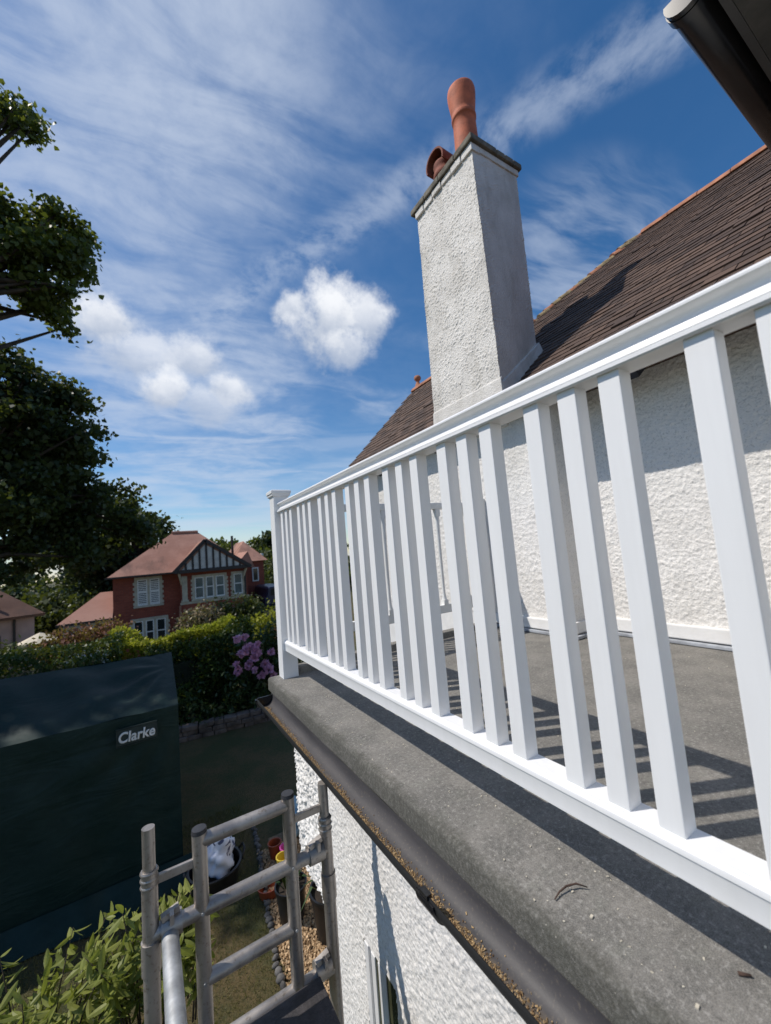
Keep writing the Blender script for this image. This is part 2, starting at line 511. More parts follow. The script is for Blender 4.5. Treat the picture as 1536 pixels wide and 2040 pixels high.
def rooftile(name, c0, c1, c2):
    def f(t, bs, o):
        co = pos(t)
        s_ = t.n('ShaderNodeSeparateXYZ')
        t.set(s_.inputs[0], co)
        row = t.m('FRACT', t.m('MULTIPLY', s_.outputs[2], 13.0))
        n1 = t.noise(co, 0.8, 6.0, 0.6)
        n2 = t.noise(co, 8.0, 4.0, 0.7)
        n3 = t.noise(t.mapping(co, scale=(0.9, 0.45, 0.30)), 1.0, 4.0, 0.6)
        c_ = t.mix(t.ramp(n1, 0.35, 0.65), c0, c1)
        c_ = t.mix(t.ramp(n2, 0.5, 0.75, 0, 0.5), c_, c2)
        c_ = t.mix(t.ramp(n3, 0.52, 0.70, 0, 0.6), c_, (0.095, 0.060, 0.050))
        t.set(bs.inputs['Base Color'], c_)
        t.set(bs.inputs['Roughness'], 0.9)
        bump(t, bs, row, 0.5, 0.03)
    return material(name, f)


rooftile('roof_red', (0.330, 0.165, 0.118), (0.420, 0.225, 0.165), (0.260, 0.130, 0.095))
rooftile('roof_pink', (0.380, 0.200, 0.150), (0.430, 0.235, 0.180), (0.350, 0.175, 0.130))
rooftile('roof_brown', (0.130, 0.065, 0.045), (0.180, 0.095, 0.065), (0.100, 0.060, 0.045))
simple('stone_trim', (0.46, 0.42, 0.34), 0.85, 0.15, 4)
simple('timber_black', (0.045, 0.036, 0.034), 0.7, 0.2, 6)
simple('pebble_white', (0.60, 0.58, 0.55), 0.9, 0.12, 5)
simple('sash_white', (0.72, 0.72, 0.72), 0.5, 0.05, 5)
simple('pink_wall', (0.52, 0.36, 0.33), 0.9, 0.1, 2)
simple('pale_wall', (0.55, 0.55, 0.56), 0.9, 0.08, 2)
simple('cream_canvas', (0.62, 0.55, 0.42), 0.9, 0.08, 3)


def f_glass(t, bs, o):
    t.set(bs.inputs['Base Color'], (0.020, 0.026, 0.030))
    t.set(bs.inputs['Roughness'], 0.06)


material('window_glass', f_glass)
simple('curtain_glass', (0.10, 0.14, 0.15), 0.12, 0.3, 1.5)
simple('olive_glass', (0.075, 0.078, 0.045), 0.15, 0.3, 3)
simple('car_paint', (0.018, 0.024, 0.060), 0.3, 0.1, 3)


# ------------------------------------------------------------------ mesh helpers
def link(name, me, mat=None, parent=None, smooth=False):
    o = bpy.data.objects.new(name, me)
    COL.objects.link(o)
    if mat is not None and len(me.materials) == 0:
        me.materials.append(MATS[mat])
    if parent is not None:
        o.parent = parent
    if smooth:
        me.shade_smooth()
    return o


def empty(name, label, cat, loc=(0, 0, 0), group=None):
    o = bpy.data.objects.new(name, None)
    COL.objects.link(o)
    o.empty_display_size = 0.1
    o.location = loc
    return tag(o, label, cat, group)


def tag(o, label=None, cat=None, group=None, kind=None):
    if label: o['label'] = label
    if cat: o['category'] = cat
    if group: o['group'] = group
    if kind: o['kind'] = kind
    return o


class MB:
    def __init__(self):
        self.v = []; self.f = []

    def add(self, vs, fs):
        n = len(self.v)
        self.v += [tuple(p) for p in vs]
        self.f += [tuple(i + n for i in f) for f in fs]
        return self

    def box(self, x0, x1, y0, y1, z0, z1):
        return self.add([(x0, y0, z0), (x1, y0, z0), (x1, y1, z0), (x0, y1, z0), (x0, y0, z1), (x1, y0, z1), (x1, y1, z1), (x0, y1, z1)],
                        [(3, 2, 1, 0), (4, 5, 6, 7), (0, 1, 5, 4), (1, 2, 6, 5), (2, 3, 7, 6), (3, 0, 4, 7)])

    def obox(self, c, ax, ay, az, sx, sy, sz):
        c = Vector(c); P_ = []
        for k_ in (-1, 1):
            for i, j in ((-1, -1), (1, -1), (1, 1), (-1, 1)):
                P_.append(c + Vector(ax) * (i * sx / 2) + Vector(ay) * (j * sy / 2) + Vector(az) * (k_ * sz / 2))
        return self.add(P_, [(3, 2, 1, 0), (4, 5, 6, 7), (0, 1, 5, 4), (1, 2, 6, 5), (2, 3, 7, 6), (3, 0, 4, 7)])

    def bar(self, p0, p1, wd, ht, upv=(0, 0, 1)):
        p0 = Vector(p0); p1 = Vector(p1); d = (p1 - p0); L = d.length; d.normalize()
        s = d.cross(Vector(upv)).normalized(); u = s.cross(d)
        return self.obox((p0 + p1) / 2, d, s, u, L, wd, ht)

    def tube(self, p0, p1, r0, r1=None, n=16, caps=True):
        r1 = r0 if r1 is None else r1
        p0 = Vector(p0); p1 = Vector(p1); d = (p1 - p0).normalized()
        s = d.orthogonal().normalized(); u = d.cross(s)
        vs = []
        for p, r in ((p0, r0), (p1, r1)):
            for i in range(n):
                a_ = 2 * math.pi * i / n
                vs.append(p + s * (math.cos(a_) * r) + u * (math.sin(a_) * r))
        fs = [(i, (i + 1) % n, n + (i + 1) % n, n + i) for i in range(n)]
        if caps:
            fs += [tuple(range(n))[::-1], tuple(range(n, 2 * n))]
        return self.add(vs, fs)

    def path(self, pts, radii, n=8):
        pts = [Vector(p) for p in pts]; vs = []; fs = []
        for k_, p in enumerate(pts):
            d = (pts[min(k_ + 1, len(pts) - 1)] - pts[max(k_ - 1, 0)]).normalized()
            s = d.cross(Vector((0.31, 0.17, 0.93))).normalized(); u = d.cross(s)
            r = radii[k_] if hasattr(radii, '__len__') else radii
            for i in range(n):
                a_ = 2 * math.pi * i / n
                vs.append(p + s * (math.cos(a_) * r) + u * (math.sin(a_) * r))
        for k_ in range(len(pts) - 1):
            for i in range(n):
                fs.append((k_ * n + i, k_ * n + (i + 1) % n, (k_ + 1) * n + (i + 1) % n, (k_ + 1) * n + i))
        fs += [tuple(range(n))[::-1], tuple(range((len(pts) - 1) * n, len(pts) * n))]
        return self.add(vs, fs)

    def lathe(self, prof, c=(0, 0, 0), n=32, a0=0.0, a1=2 * math.pi):
        full = abs(a1 - a0 - 2 * math.pi) < 1e-6
        m_ = n if full else n + 1
        vs = []; fs = []
        for r, z in prof:
            for i in range(m_):
                a_ = a0 + (a1 - a0) * i / n
                vs.append((c[0] + r * math.cos(a_), c[1] + r * math.sin(a_), c[2] + z))
        for k_ in range(len(prof) - 1):
            for i in range(n):
                j = (i + 1) % m_
                fs.append((k_ * m_ + i, k_ * m_ + j, (k_ + 1) * m_ + j, (k_ + 1) * m_ + i))
        return self.add(vs, fs)

    def extrude(self, prof, fn, t0, t1, close=True, caps=True):
        """prof: 2D points; fn(a, b, t) -> xyz"""
        n = len(prof)
        vs = [fn(a_, b_, t0) for a_, b_ in prof] + [fn(a_, b_, t1) for a_, b_ in prof]
        fs = [(i, (i + 1) % n, n + (i + 1) % n, n + i) for i in range(n if close else n - 1)]
        if close and caps:
            fs += [tuple(range(n))[::-1], tuple(range(n, 2 * n))]
        return self.add(vs, fs)

    def mesh(self, name, recalc=True):
        me = bpy.data.meshes.new(name)
        me.from_pydata(self.v, [], self.f)
        if recalc and len(self.f) < 60000:
            bm = bmesh.new(); bm.from_mesh(me)
            bmesh.ops.recalc_face_normals(bm, faces=bm.faces)
            bm.to_mesh(me); bm.free()
        me.update()
        return me

    def build(self, name, mat, parent=None, bevel=0.0, smooth=False, seg=2, auto=None):
        me = self.mesh(name)
        if bevel:
            bm = bmesh.new(); bm.from_mesh(me)
            es = [e for e in bm.edges if len(e.link_faces) == 2 and e.calc_face_angle(0) > 0.5]
            bmesh.ops.bevel(bm, geom=es, offset=bevel, segments=seg, profile=0.6, affect='EDGES', clamp_overlap=True)
            bm.to_mesh(me); bm.free()
        o = link(name, me, mat, parent, smooth)
        if auto is not None:
            bm = bmesh.new(); bm.from_mesh(me)
            for f_ in bm.faces: f_.smooth = True
            for e in bm.edges:
                if len(e.link_faces) != 2 or e.calc_face_angle(0) > auto: e.smooth = False
            bm.to_mesh(me); bm.free()
        return o


def vnoise(u, v, seed):
    """smooth value noise on arrays"""
    g = np.random.default_rng(seed).random((256, 256))
    ui = np.floor(u).astype(int); vi = np.floor(v).astype(int)
    fu = u - ui; fv = v - vi
    fu = fu * fu * (3 - 2 * fu); fv = fv * fv * (3 - 2 * fv)
    g00 = g[ui % 256, vi % 256]; g10 = g[(ui + 1) % 256, vi % 256]; g01 = g[ui % 256, (vi + 1) % 256]; g11 = g[(ui + 1) % 256, (vi + 1) % 256]
    return (g00 * (1 - fu) + g10 * fu) * (1 - fv) + (g01 * (1 - fu) + g11 * fu) * fv


def rough_sheet(name, fn, u0, u1, v0, v1, step, amp, cell, mat, parent, normal, hole=None, seed=3, fine=1.0, pits=False):
    """a rendered wall face with real relief; fn(u,v) -> xyz on the plane, normal = outward"""
    nu = max(2, int((u1 - u0) / step)); nv = max(2, int((v1 - v0) / step))
    U, V = np.meshgrid(np.linspace(u0, u1, nu + 1), np.linspace(v0, v1, nv + 1), indexing='ij')
    h = np.zeros_like(U)
    q = vnoise(U / cell + 31.7, V / cell + 11.3, seed)
    h += np.clip((q - 0.42) * 1.9, 0, 1) * 1.0
    q2 = vnoise(U / (cell * .55) + 7.7, V / (cell * .55) + 3.3, seed + 1)
    h += (q2 - .5) * 0.55 * fine
    h += (vnoise(U / (cell * 9), V / (cell * 9), seed + 2) - .5) * 1.1
    if pits:
        q3 = vnoise(U / (cell * .8) + 2.2, V / (cell * .8) + 8.8, seed + 5)
        h = np.clip((q - .50) * 3.2, 0, 1) + .8 * np.clip((q3 - .58) * 3.5, 0, 1) + (vnoise(U / (cell * 7), V / (cell * 7), seed + 2) - .5) * 1.0 - .3
    h *= amp
    base_ = np.array([fn(a_, b_) for a_, b_ in zip(U.ravel(), V.ravel())])
    base_ = base_ + np.array(normal)[None, :] * h.ravel()[:, None]
    idx = np.arange((nu + 1) * (nv + 1)).reshape(nu + 1, nv + 1)
    q_ = np.stack([idx[:-1, :-1], idx[1:, :-1], idx[1:, 1:], idx[:-1, 1:]], -1).reshape(-1, 4)
    if hole:
        cu = (U[:-1, :-1] + U[1:, 1:]) / 2; cv = (V[:-1, :-1] + V[1:, 1:]) / 2
        keep = ~((cu > hole[0]) & (cu < hole[1]) & (cv > hole[2]) & (cv < hole[3])).ravel()
        q_ = q_[keep]
    me = bpy.data.meshes.new(name)
    me.from_pydata(base_.tolist(), [], q_.tolist())
    me.update()
    o = link(name, me, mat, parent, smooth=True)
    return o


def quad_cloud(name, pts, size, mat, parent=None, aspect=0.6, droop=0.3, shape='leaf', jitter=0.4, normals=None):
    """many small bent leaves at pts (Nx3)"""
    pts = np.asarray(pts, float); n = len(pts)
    d = RNG.normal(size=(n, 3)); d[:, 2] -= droop
    if normals is not None:
        d = d * 0.8 + normals
    d /= np.linalg.norm(d, axis=1)[:, None]
    s = np.cross(d, RNG.normal(size=(n, 3))); s /= np.linalg.norm(s, axis=1)[:, None] + 1e-9
    u = np.cross(s, d)
    L = size * (1 + jitter * RNG.uniform(-1, 1, n))[:, None]
    W = L * aspect
    if shape == 'leaf':
        V = np.stack([pts, pts + d * L * .45 + s * W * .5 + u * L * .08, pts + d * L, pts + d * L * .45 - s * W * .5 + u * L * .08], 1)
        me = bpy.data.meshes.new(name)
        me.vertices.add(n * 4); me.vertices.foreach_set('co', V.reshape(-1))
        me.loops.add(n * 4); me.loops.foreach_set('vertex_index', np.arange(n * 4, dtype=np.int32))
        me.polygons.add(n); me.polygons.foreach_set('loop_start', np.arange(0, n * 4, 4, dtype=np.int32))
        try:
            me.polygons.foreach_set('loop_total', np.full(n, 4, dtype=np.int32))
        except Exception:
            pass
    else:   # lobed leaf, six points
        V = np.stack([pts, pts + d * L * .25 + s * W * .55, pts + d * L * .62 + s * W * .34, pts + d * L, pts + d * L * .62 - s * W * .34, pts + d * L * .25 - s * W * .55], 1)
        me = bpy.data.meshes.new(name)
        me.vertices.add(n * 6); me.vertices.foreach_set('co', V.reshape(-1))
        me.loops.add(n * 6); me.loops.foreach_set('vertex_index', np.arange(n * 6, dtype=np.int32))
        me.polygons.add(n); me.polygons.foreach_set('loop_start', np.arange(0, n * 6, 6, dtype=np.int32))
        try:
            me.polygons.foreach_set('loop_total', np.full(n, 6, dtype=np.int32))
        except Exception:
            pass
    me.update(calc_edges=True); me.validate()
    return link(name, me, mat, parent)


def clump_points(blobs, n_clumps, per, clump_r, shell=0.55):
    """leaf positions gathered in clumps through ellipsoid blobs [(cx,cy,cz,rx,ry,rz)]"""
    vol = np.array([b_[3] * b_[4] * b_[5] for b_ in blobs]) ** 0.75
    vol /= vol.sum(); out_ = []; cents = []
    for b_, f_ in zip(blobs, vol):
        m_ = max(2, int(n_clumps * f_))
        d = RNG.normal(size=(m_, 3)); d /= np.linalg.norm(d, axis=1)[:, None]
        r = (shell + (1 - shell) * RNG.random(m_)) * (0.85 + 0.25 * RNG.random(m_))
        c = np.array(b_[:3]) + d * r[:, None] * np.array(b_[3:])
        cents.append(c)
        for cc in c:
            k_ = int(per * RNG.uniform(0.5, 1.5)); q = RNG.normal(size=(k_, 3)) * clump_r * RNG.uniform(.6, 1.2) * np.array([1, 1, .6])
            out_.append(cc + q)
    return np.concatenate(out_), np.concatenate(cents)


def tree(name, label, cat, base, blobs, n_clumps, per, clump_r, leaf, mat, trunk_r=0.25, group=None, limbs=14, shape='leaf', shell=0.5, aspect=.65):
    root = empty(name, label, cat, base, group)
    pts, cents = clump_points(blobs, n_clumps, per, clump_r, shell)
    cr = quad_cloud('crown', pts - np.array(base), leaf, mat, root, aspect=aspect, shape=shape)
    mb = MB()
    cen = np.array([b_[:3] for b_ in blobs]).mean(0) - np.array(base)
    top = Vector((cen[0] * .75, cen[1] * .75, cen[2]))
    mb.path([(0, 0, -0.1), (0.05, 0.0, top.z * .33), tuple(top * .66), tuple(top)], [trunk_r * 1.3, trunk_r, trunk_r * .75, trunk_r * .4], 10)
    for b_ in blobs:
        for k_ in range(max(1, limbs // len(blobs))):
            e = Vector(b_[:3]) - Vector(base) + Vector(RNG.normal(size=3)) * (min(b_[3:]) * .55)
            s = Vector((0, 0, 0)).lerp(top, RNG.uniform(.45, .95))
            mid = s.lerp(e, .5) + Vector((0, 0, .12 * (e - s).length))
            mb.path([s, mid, e], [trunk_r * .35, trunk_r * .2, trunk_r * .06], 6)
    tk = mb.build('trunk', 'bark', root, smooth=True)
    cr.matrix_parent_inverse = Matrix.Identity(4); tk.matrix_parent_inverse = Matrix.Identity(4)      # built about the tree's foot
    return root


# ------------------------------------------------------------------ ground
def ground_z(x, y):
    if y < 12.5: return -2.8
    if y < 22: return -2.8 - (y - 12.5) / 9.5 * 1.75
    return -4.55 - min(0.0, 0) - (y - 22) * 0.0


gx = [-400, -120, -40, -15, -8, -4, -2, 0, 2, 4, 8, 15, 40, 120, 400]
gy = [-60, -10, 0, 2, 4, 6, 8, 10, 12.5, 14, 16, 18, 20, 22, 26, 32, 45, 70, 120, 250, 600]
gm = MB()
for y in gy:
    for x in gx:
        gm.v.append((x, y, ground_z(x, y)))
for j in range(len(gy) - 1):
    for i in range(len(gx) - 1):
        n = len(gx)
        gm.f.append((j * n + i, j * n + i + 1, (j + 1) * n + i + 1, (j + 1) * n + i))
ground = gm.build('ground', 'lawn', smooth=True)
tag(ground, 'garden lawn of dry patchy grass below the balcony', kind='structure')

# ------------------------------------------------------------------ flat-roofed extension carrying the balcony
ext = empty('flat_roof_extension', 'white roughcast extension with grey felt flat roof under the balcony', 'extension', (0.5, 1.2, -2.8))


def child(o, parent):
    o.parent = parent
    o.matrix_parent_inverse = parent.matrix_world.inverted() if parent.type != 'EMPTY' else Matrix.Translation(-Vector(parent.location))
    return o


_link = link


def link(name, me, mat=None, parent=None, smooth=False):        # children keep world coordinates
    o = _link(name, me, mat, None, smooth)
    if parent is not None:
        o.parent = parent
        r_ = parent
        offs = Vector(parent.location)
        while r_.parent is not None:
            r_ = r_.parent
            offs = Vector((0, 0, 0)) if r_.type != 'EMPTY' else offs
        if parent.type == 'EMPTY':
            o.matrix_parent_inverse = Matrix.Translation(-Vector(parent.location))
    return o


YE = 2.66      # far end of the deck
prof = [(2.16, 0.0), (0.3, 0.0), (-0.082, 0.0), (-0.0905, -0.0018), (-0.0960, -0.0060), (-0.0985, -0.0130), (-0.099, -0.072), (-0.085, -0.080), (2.16, -0.080)]
mb = MB()
ys = np.linspace(-0.9, YE, 60)
for y in ys:
    for a_, b_ in prof:
        wob = 0.0014 * math.sin(y * 5.1 + 1) + 0.0008 * math.sin(y * 17.0)
        mb.v.append((a_ + (wob if a_ < 0 else 0), y, b_ + (wob * .6 if a_ < 0 else 0)))
n = len(prof)
for j in range(len(ys) - 1):
    for i in range(n - 1):
        mb.f.append((j * n + i, j * n + i + 1, (j + 1) * n + i + 1, (j + 1) * n + i))
mb.f += [tuple(range(n)), tuple(range((len(ys) - 1) * n, len(ys) * n))]
mb.build('roof_deck', 'roof_felt', ext, auto=0.6)
MB().box(0.085, 2.15, 2.585, YE + .004, -0.03, 0.048).build('kerb', 'roof_felt', ext, bevel=0.012)
MB().box(-0.088, -0.06, -0.9, YE - .02, -0.24, -0.083).build('fascia', 'fascia_black', ext)
WY = 2.03
HOLE = (1.43, 1.68, -2.0, -0.86)
rough_sheet('wall_foot', lambda u, v: (0.0, u, v), -0.9, WY, -2.8, -1.6, 0.012, 0.007, 0.016, 'roughcast', ext, (-1, 0, 0), hole=HOLE, seed=6)
rough_sheet('wall_near', lambda u, v: (0.0, u, v), -0.9, 0.0, -1.6, -0.085, 0.012, 0.007, 0.014, 'roughcast', ext, (-1, 0, 0), seed=4)
rough_sheet('wall', lambda u, v: (0.0, u, v), 0.0, WY, -1.6, -0.085, 0.0044, 0.0026, 0.0105, 'roughcast', ext, (-1, 0, 0), hole=HOLE, seed=5, pits=True)
rough_sheet('wall_bay', lambda u, v: (0.0, u, v), WY, 2.50, -1.02, -0.085, 0.0050, 0.009, 0.0125, 'roughcast', ext, (-1, 0, 0), seed=9, pits=True)
MB().box(0.006, 2.1, -0.9, WY - .004, -2.8, -0.09).box(0.006, 1.2, WY - .004, 2.496, -1.014, -0.09).build('wall_core', 'smooth_render', ext)
win = MB().box(0.10, 0.12, 1.43, 1.68, -2.0, -0.86)
# window in the narrow opening: frame, mullion strips and olive glass, set in front of the recess back
bpy.data.objects['wall_core']
wf = MB().box(-0.004, 0.028, 1.640, 1.676, -2.0, -0.862).box(-0.004, 0.020, 1.585, 1.618, -2.0, -0.862).box(-0.002, 0.016, 1.505, 1.565, -2.0, -0.862)
wfo = wf.build('window_frame', 'sash_white', ext, bevel=0.004)
MB().box(0.0015, 0.0045, 1.432, 1.585, -2.0, -0.862).build('window_pane', 'olive_glass', ext)

# half-round gutter along the coping
gut = MB()
GX, GZ, GR = -0.1475, -0.080, 0.0465
pr = [(GX + GR * math.cos(t), GZ + GR * math.sin(t)) for t in np.linspace(0, -math.pi, 15)]
pr = [(GX + GR + 0.0, GZ + 0.012)] + pr + [(GX - GR, GZ + 0.006), (GX - GR - 0.0035, GZ + 0.008), (GX - GR - 0.0042, GZ + 0.001)]
inner = pr
outer = [(GX + (GR + .004) * math.cos(t), GZ + (GR + .004) * math.sin(t)) for t in np.linspace(-math.pi, 0, 15)]
gut.extrude(inner + outer, lambda a_, b_, t: (a_, t, b_), -0.9, 2.55)
go = gut.build('gutter', 'grey_gutter', ext, auto=0.7)
un = MB()
pu = [(GX + (GR + .010) * math.cos(t), GZ + (GR + .010) * math.sin(t)) for t in np.linspace(0.05, -math.pi - .05, 15)]
pi_ = [(GX + (GR + .0045) * math.cos(t), GZ + (GR + .0045) * math.sin(t)) for t in np.linspace(-math.pi - .05, 0.05, 15)]
un.extrude(pu + pi_, lambda a_, b_, t: (a_, t, b_), 0.83, 0.90)
un.box(GX - GR - .009, GX - GR + .006, .852, .882, GZ + .004, GZ + .013)
un.build('gutter_bracket', 'black_gutter', go, auto=0.6)
un = MB()
un.extrude(pu + pi_, lambda a_, b_, t: (a_, t, b_), 2.535, 2.56)
un.box(GX - GR, GX + GR, 2.55, 2.556, GZ - GR, GZ + .008)
un.build('gutter_stop_end', 'black_gutter', go, auto=0.6)

# moss and grit lying in the gutter, chips on the coping
pts = []; mb = MB()
for i in range(9000):
    y = RNG.uniform(-0.3, 2.52)
    if vnoise(np.array([y * 5.0]), np.array([3.3]), 21)[0] < RNG.uniform(0.05, .75): continue
    ang = -math.pi / 2 - 0.25 + RNG.normal(0.0, 0.22)
    r = GR - 0.0015
    c = (GX + r * math.cos(ang), y, GZ + r * math.sin(ang))
    s = RNG.uniform(.0008, .0028)
    ax = Vector(RNG.normal(size=3)).normalized(); ay = ax.orthogonal().normalized(); az_ = ax.cross(ay)
    mb.obox(c, ax, ay, az_, s * RNG.uniform(1, 2.6), s, s * .8)
tag(mb.build('gutter_debris', 'debris'), 'brown moss crumbs and grit lying in the grey gutter', 'debris', kind='stuff')
mb = MB()
for i in range(420):
    x = RNG.uniform(-.07, 1.9) if i % 3 else RNG.uniform(-.075, .10); y = RNG.uniform(.1, 2.5)
    if x > .1 and RNG.random() < .3: continue
    s = RNG.uniform(.0008, .0024) * (1.3 if x > .3 else 1)
    a_ = RNG.uniform(0, 6.28)
    mb.obox((x, y, s * .4), (math.cos(a_), math.sin(a_), 0), (-math.sin(a_), math.cos(a_), 0), (0, 0, 1), s * 2.2, s * 1.2, s * .9)
for p in [(-.03, .37), (-.018, .55), (.01, .20)]:
    mb.obox((p[0], p[1], .002), (1, .2, 0), (-.2, 1, 0), (0, 0, 1), .007, .0045, .0025)
tag(mb.build('paint_flakes', 'chip'), 'pale flakes and grit scattered over the grey felt', 'flakes', kind='stuff')
tw = MB().path([(-.042, .615, .003), (-.022, .6175, .006), (-.002, .615, .009), (.018, .606, .010), (.034, .591, .005)], [.0012, .0018, .0021, .0019, .0011], 7)
tag(tw.build('twig', 'twig', smooth=True), 'thin curved brown twig lying on the felt coping', 'twig')
tw = MB().path([(.075, .352, .003), (.086, .338, .004)], [.003, .002], 7)
tag(tw.build('bark_chip', 'twig', smooth=True), 'small dark bark chip near the shadow edge on the coping', 'bark chip')

# ------------------------------------------------------------------ white balcony railing
rail = empty('balcony_railing', 'new white balcony railing with square balusters in groups of three', 'railing', (0.02, 1.2, 0))
ZB = 0.234           # top of bottom rail
ZT = 1.0445          # underside of the handrail
x0 = 0.0205
half = [(0.0, 0.066), (0.012, 0.0655), (0.020, 0.0640), (0.0265, 0.0610), (0.0302, 0.0565), (0.0300, 0.0525), (0.0262, 0.0495), (0.0205, 0.0470), (0.0160, 0.0430), (0.0140, 0.0380),
        (0.0142, 0.0320), (0.0165, 0.0262), (0.0205, 0.0215), (0.0250, 0.0180), (0.0295, 0.0160), (0.0300, 0.0135), (0.0280, 0.0120), (0.0320, 0.0105), (0.0320, 0.003), (0.0290, 0.0)]
prof = [(x0 - a_, ZT + b_) for a_, b_ in half] + [(x0 + a_, ZT + b_) for a_, b_ in half[::-1]][:-1]
hr = MB(); hr.extrude(prof, lambda a_, b_, t: (a_, t, b_), -0.02, 2.546)
hr.build('handrail', 'white_paint', rail, auto=0.55)
hb = [(0.0, 0.0), (0.0215, 0.0), (0.0235, -0.0015), (0.0242, -0.005), (0.0270, -0.006), (0.0310, -0.0100), (0.0318, -0.0125), (0.0318, -0.021), (0.0300, -0.0225), (0.0290, -0.0255),
      (0.0290, -0.062), (0.027, -0.064)]
prof = [(x0 - a_, ZB + b_) for a_, b_ in hb] + [(x0 + a_, ZB + b_) for a_, b_ in hb[::-1]][:-1]
br = MB(); br.extrude(prof, lambda a_, b_, t: (a_, t, b_), -0.02, 2.546)
br.build('bottom_rail', 'white_paint', rail, auto=0.35)
bal_me = None
first = None
for g in range(8):
    for k_, off_ in enumerate((0.0, 0.0885, 0.177)):
        yf = 2.507 - 0.3205 * g - off_
        if first is None:
            first = MB().box(0.0, 0.041, -0.041, 0.0, ZB - .001, ZT + .001).build('baluster', 'white_paint', rail, bevel=0.0022)
            o = first
        else:
            o = first.copy(); COL.objects.link(o); o.parent = rail; o.matrix_parent_inverse = first.matrix_parent_inverse.copy()
        o.location = (0, yf, 0)


def newel(y0, y1, x0_, x1_, nm='newel_post'):
    o = MB().box(x0_, x1_, y0, y1, -0.002, 1.155).build(nm, 'white_paint', rail, bevel=0.004)
    cx_, cy_ = (x0_ + x1_) / 2, (y0 + y1) / 2
    h = (x1_ - x0_) / 2
    mbc = MB()
    lv = [(h + .001, 1.150), (h + .010, 1.156), (h + .012, 1.168), (h + .016, 1.171), (h + .017, 1.188), (h + .010, 1.194), (.005, 1.203)]
    vs = []; fs = []
    for r_, z_ in lv:
        vs += [(cx_ - r_, cy_ - r_, z_), (cx_ + r_, cy_ - r_, z_), (cx_ + r_, cy_ + r_, z_), (cx_ - r_, cy_ + r_, z_)]
    for q in range(len(lv) - 1):
        for i in range(4):
            fs.append((q * 4 + i, q * 4 + (i + 1) % 4, q * 4 + 4 + (i + 1) % 4, q * 4 + 4 + i))
    fs += [(3, 2, 1, 0), tuple(range(len(vs) - 4, len(vs)))]
    mbc.add(vs, fs).build('cap', 'white_paint', o)
    return o


newel(2.546, 2.643, -0.028, 0.069)
newel(-0.118, -0.021, -0.028, 0.069)

# older railing across the far end
far = empty('far_end_railing', 'older white timber railing across the far end with turned balusters', 'railing', (1.1, 2.6, 0))
MB().box(0.069, 1.90, 2.578, 2.625, 1.047, 1.10).build('handrail', 'white_old_paint', far, bevel=0.008)
MB().box(0.069, 1.90, 2.582, 2.622, 0.196, 0.262).build('bottom_rail', 'white_old_paint', far, bevel=0.006)
tb = MB()
tb.box(-.022, .022, -.022, .022, .262, .30).box(-.022, .022, -.022, .022, .985, 1.047)
sec = [(.022, .30), (.016, .325), (.013, .36), (.0135, .55), (.015, .75), (.018, .88), (.022, .985)]
tb.lathe(sec, n=14)
fb = tb.build('turned_baluster', 'white_old_paint', far, auto=0.7)
xs_ = np.arange(0.16, 1.86, 0.1315)
for i, x in enumerate(xs_):
    o = fb if i == 0 else fb.copy()
    if i:
        COL.objects.link(o); o.parent = far; o.matrix_parent_inverse = fb.matrix_parent_inverse.copy()
    o.location = (x, 2.602, 0)
MB().box(1.86, 1.90, 2.575, 2.63, 0.04, 1.13).build('wall_post', 'white_old_paint', far, bevel=0.005)

# ------------------------------------------------------------------ the rendered house behind
house = empty('rendered_house', 'white roughcast house with brown clay tile roof and tall chimney', 'house', (2.3, 2.0, -2.8))
WX, BX, BY = 2.17, 1.90, 1.84
rough_sheet('wall', lambda u, v: (WX, u, v), -2.0, BY, 0.10, 1.86, 0.0070, 0.0055, 0.0125, 'roughcast', house, (-1, 0, 0), seed=15)
rough_sheet('wall_breast', lambda u, v: (BX, u, v), BY, 5.30, 0.10, 1.80, 0.0085, 0.0055, 0.0135, 'roughcast', house, (-1, 0, 0), seed=17)
rough_sheet('breast_side', lambda u, v: (u, BY, v), BX, WX, 0.10, 1.86, 0.012, 0.006, 0.022, 'roughcast', house, (0, -1, 0), seed=18)
MB().box(WX + .006, 5.2, -2.0, BY + .01, -2.8, 1.86).box(BX + .006, 5.2, BY + .006, 5.298, -2.8, 1.80).build('wall_core', 'smooth_render', house)
MB().box(WX - .030, WX + .002, -2.0, BY - .003, 0.030, 0.118).box(BX - .030, BX + .002, BY - .03, 2.58, 0.030, 0.112)\
    .box(BX + .002, WX - .031, BY - .028, BY + .002, 0.030, 0.112).build('plinth', 'smooth_render', house, bevel=0.008)
MB().box(WX - .062, WX - .031, -2.0, BY - .034, 0.003, 0.026).box(BX - .060, BX - .031, BY - .06, 2.58, 0.003, 0.026)\
    .box(BX - .031, WX - .062, BY - .06, BY - .031, .003, .026).build('lead_flashing', 'lead', house, bevel=0.006)

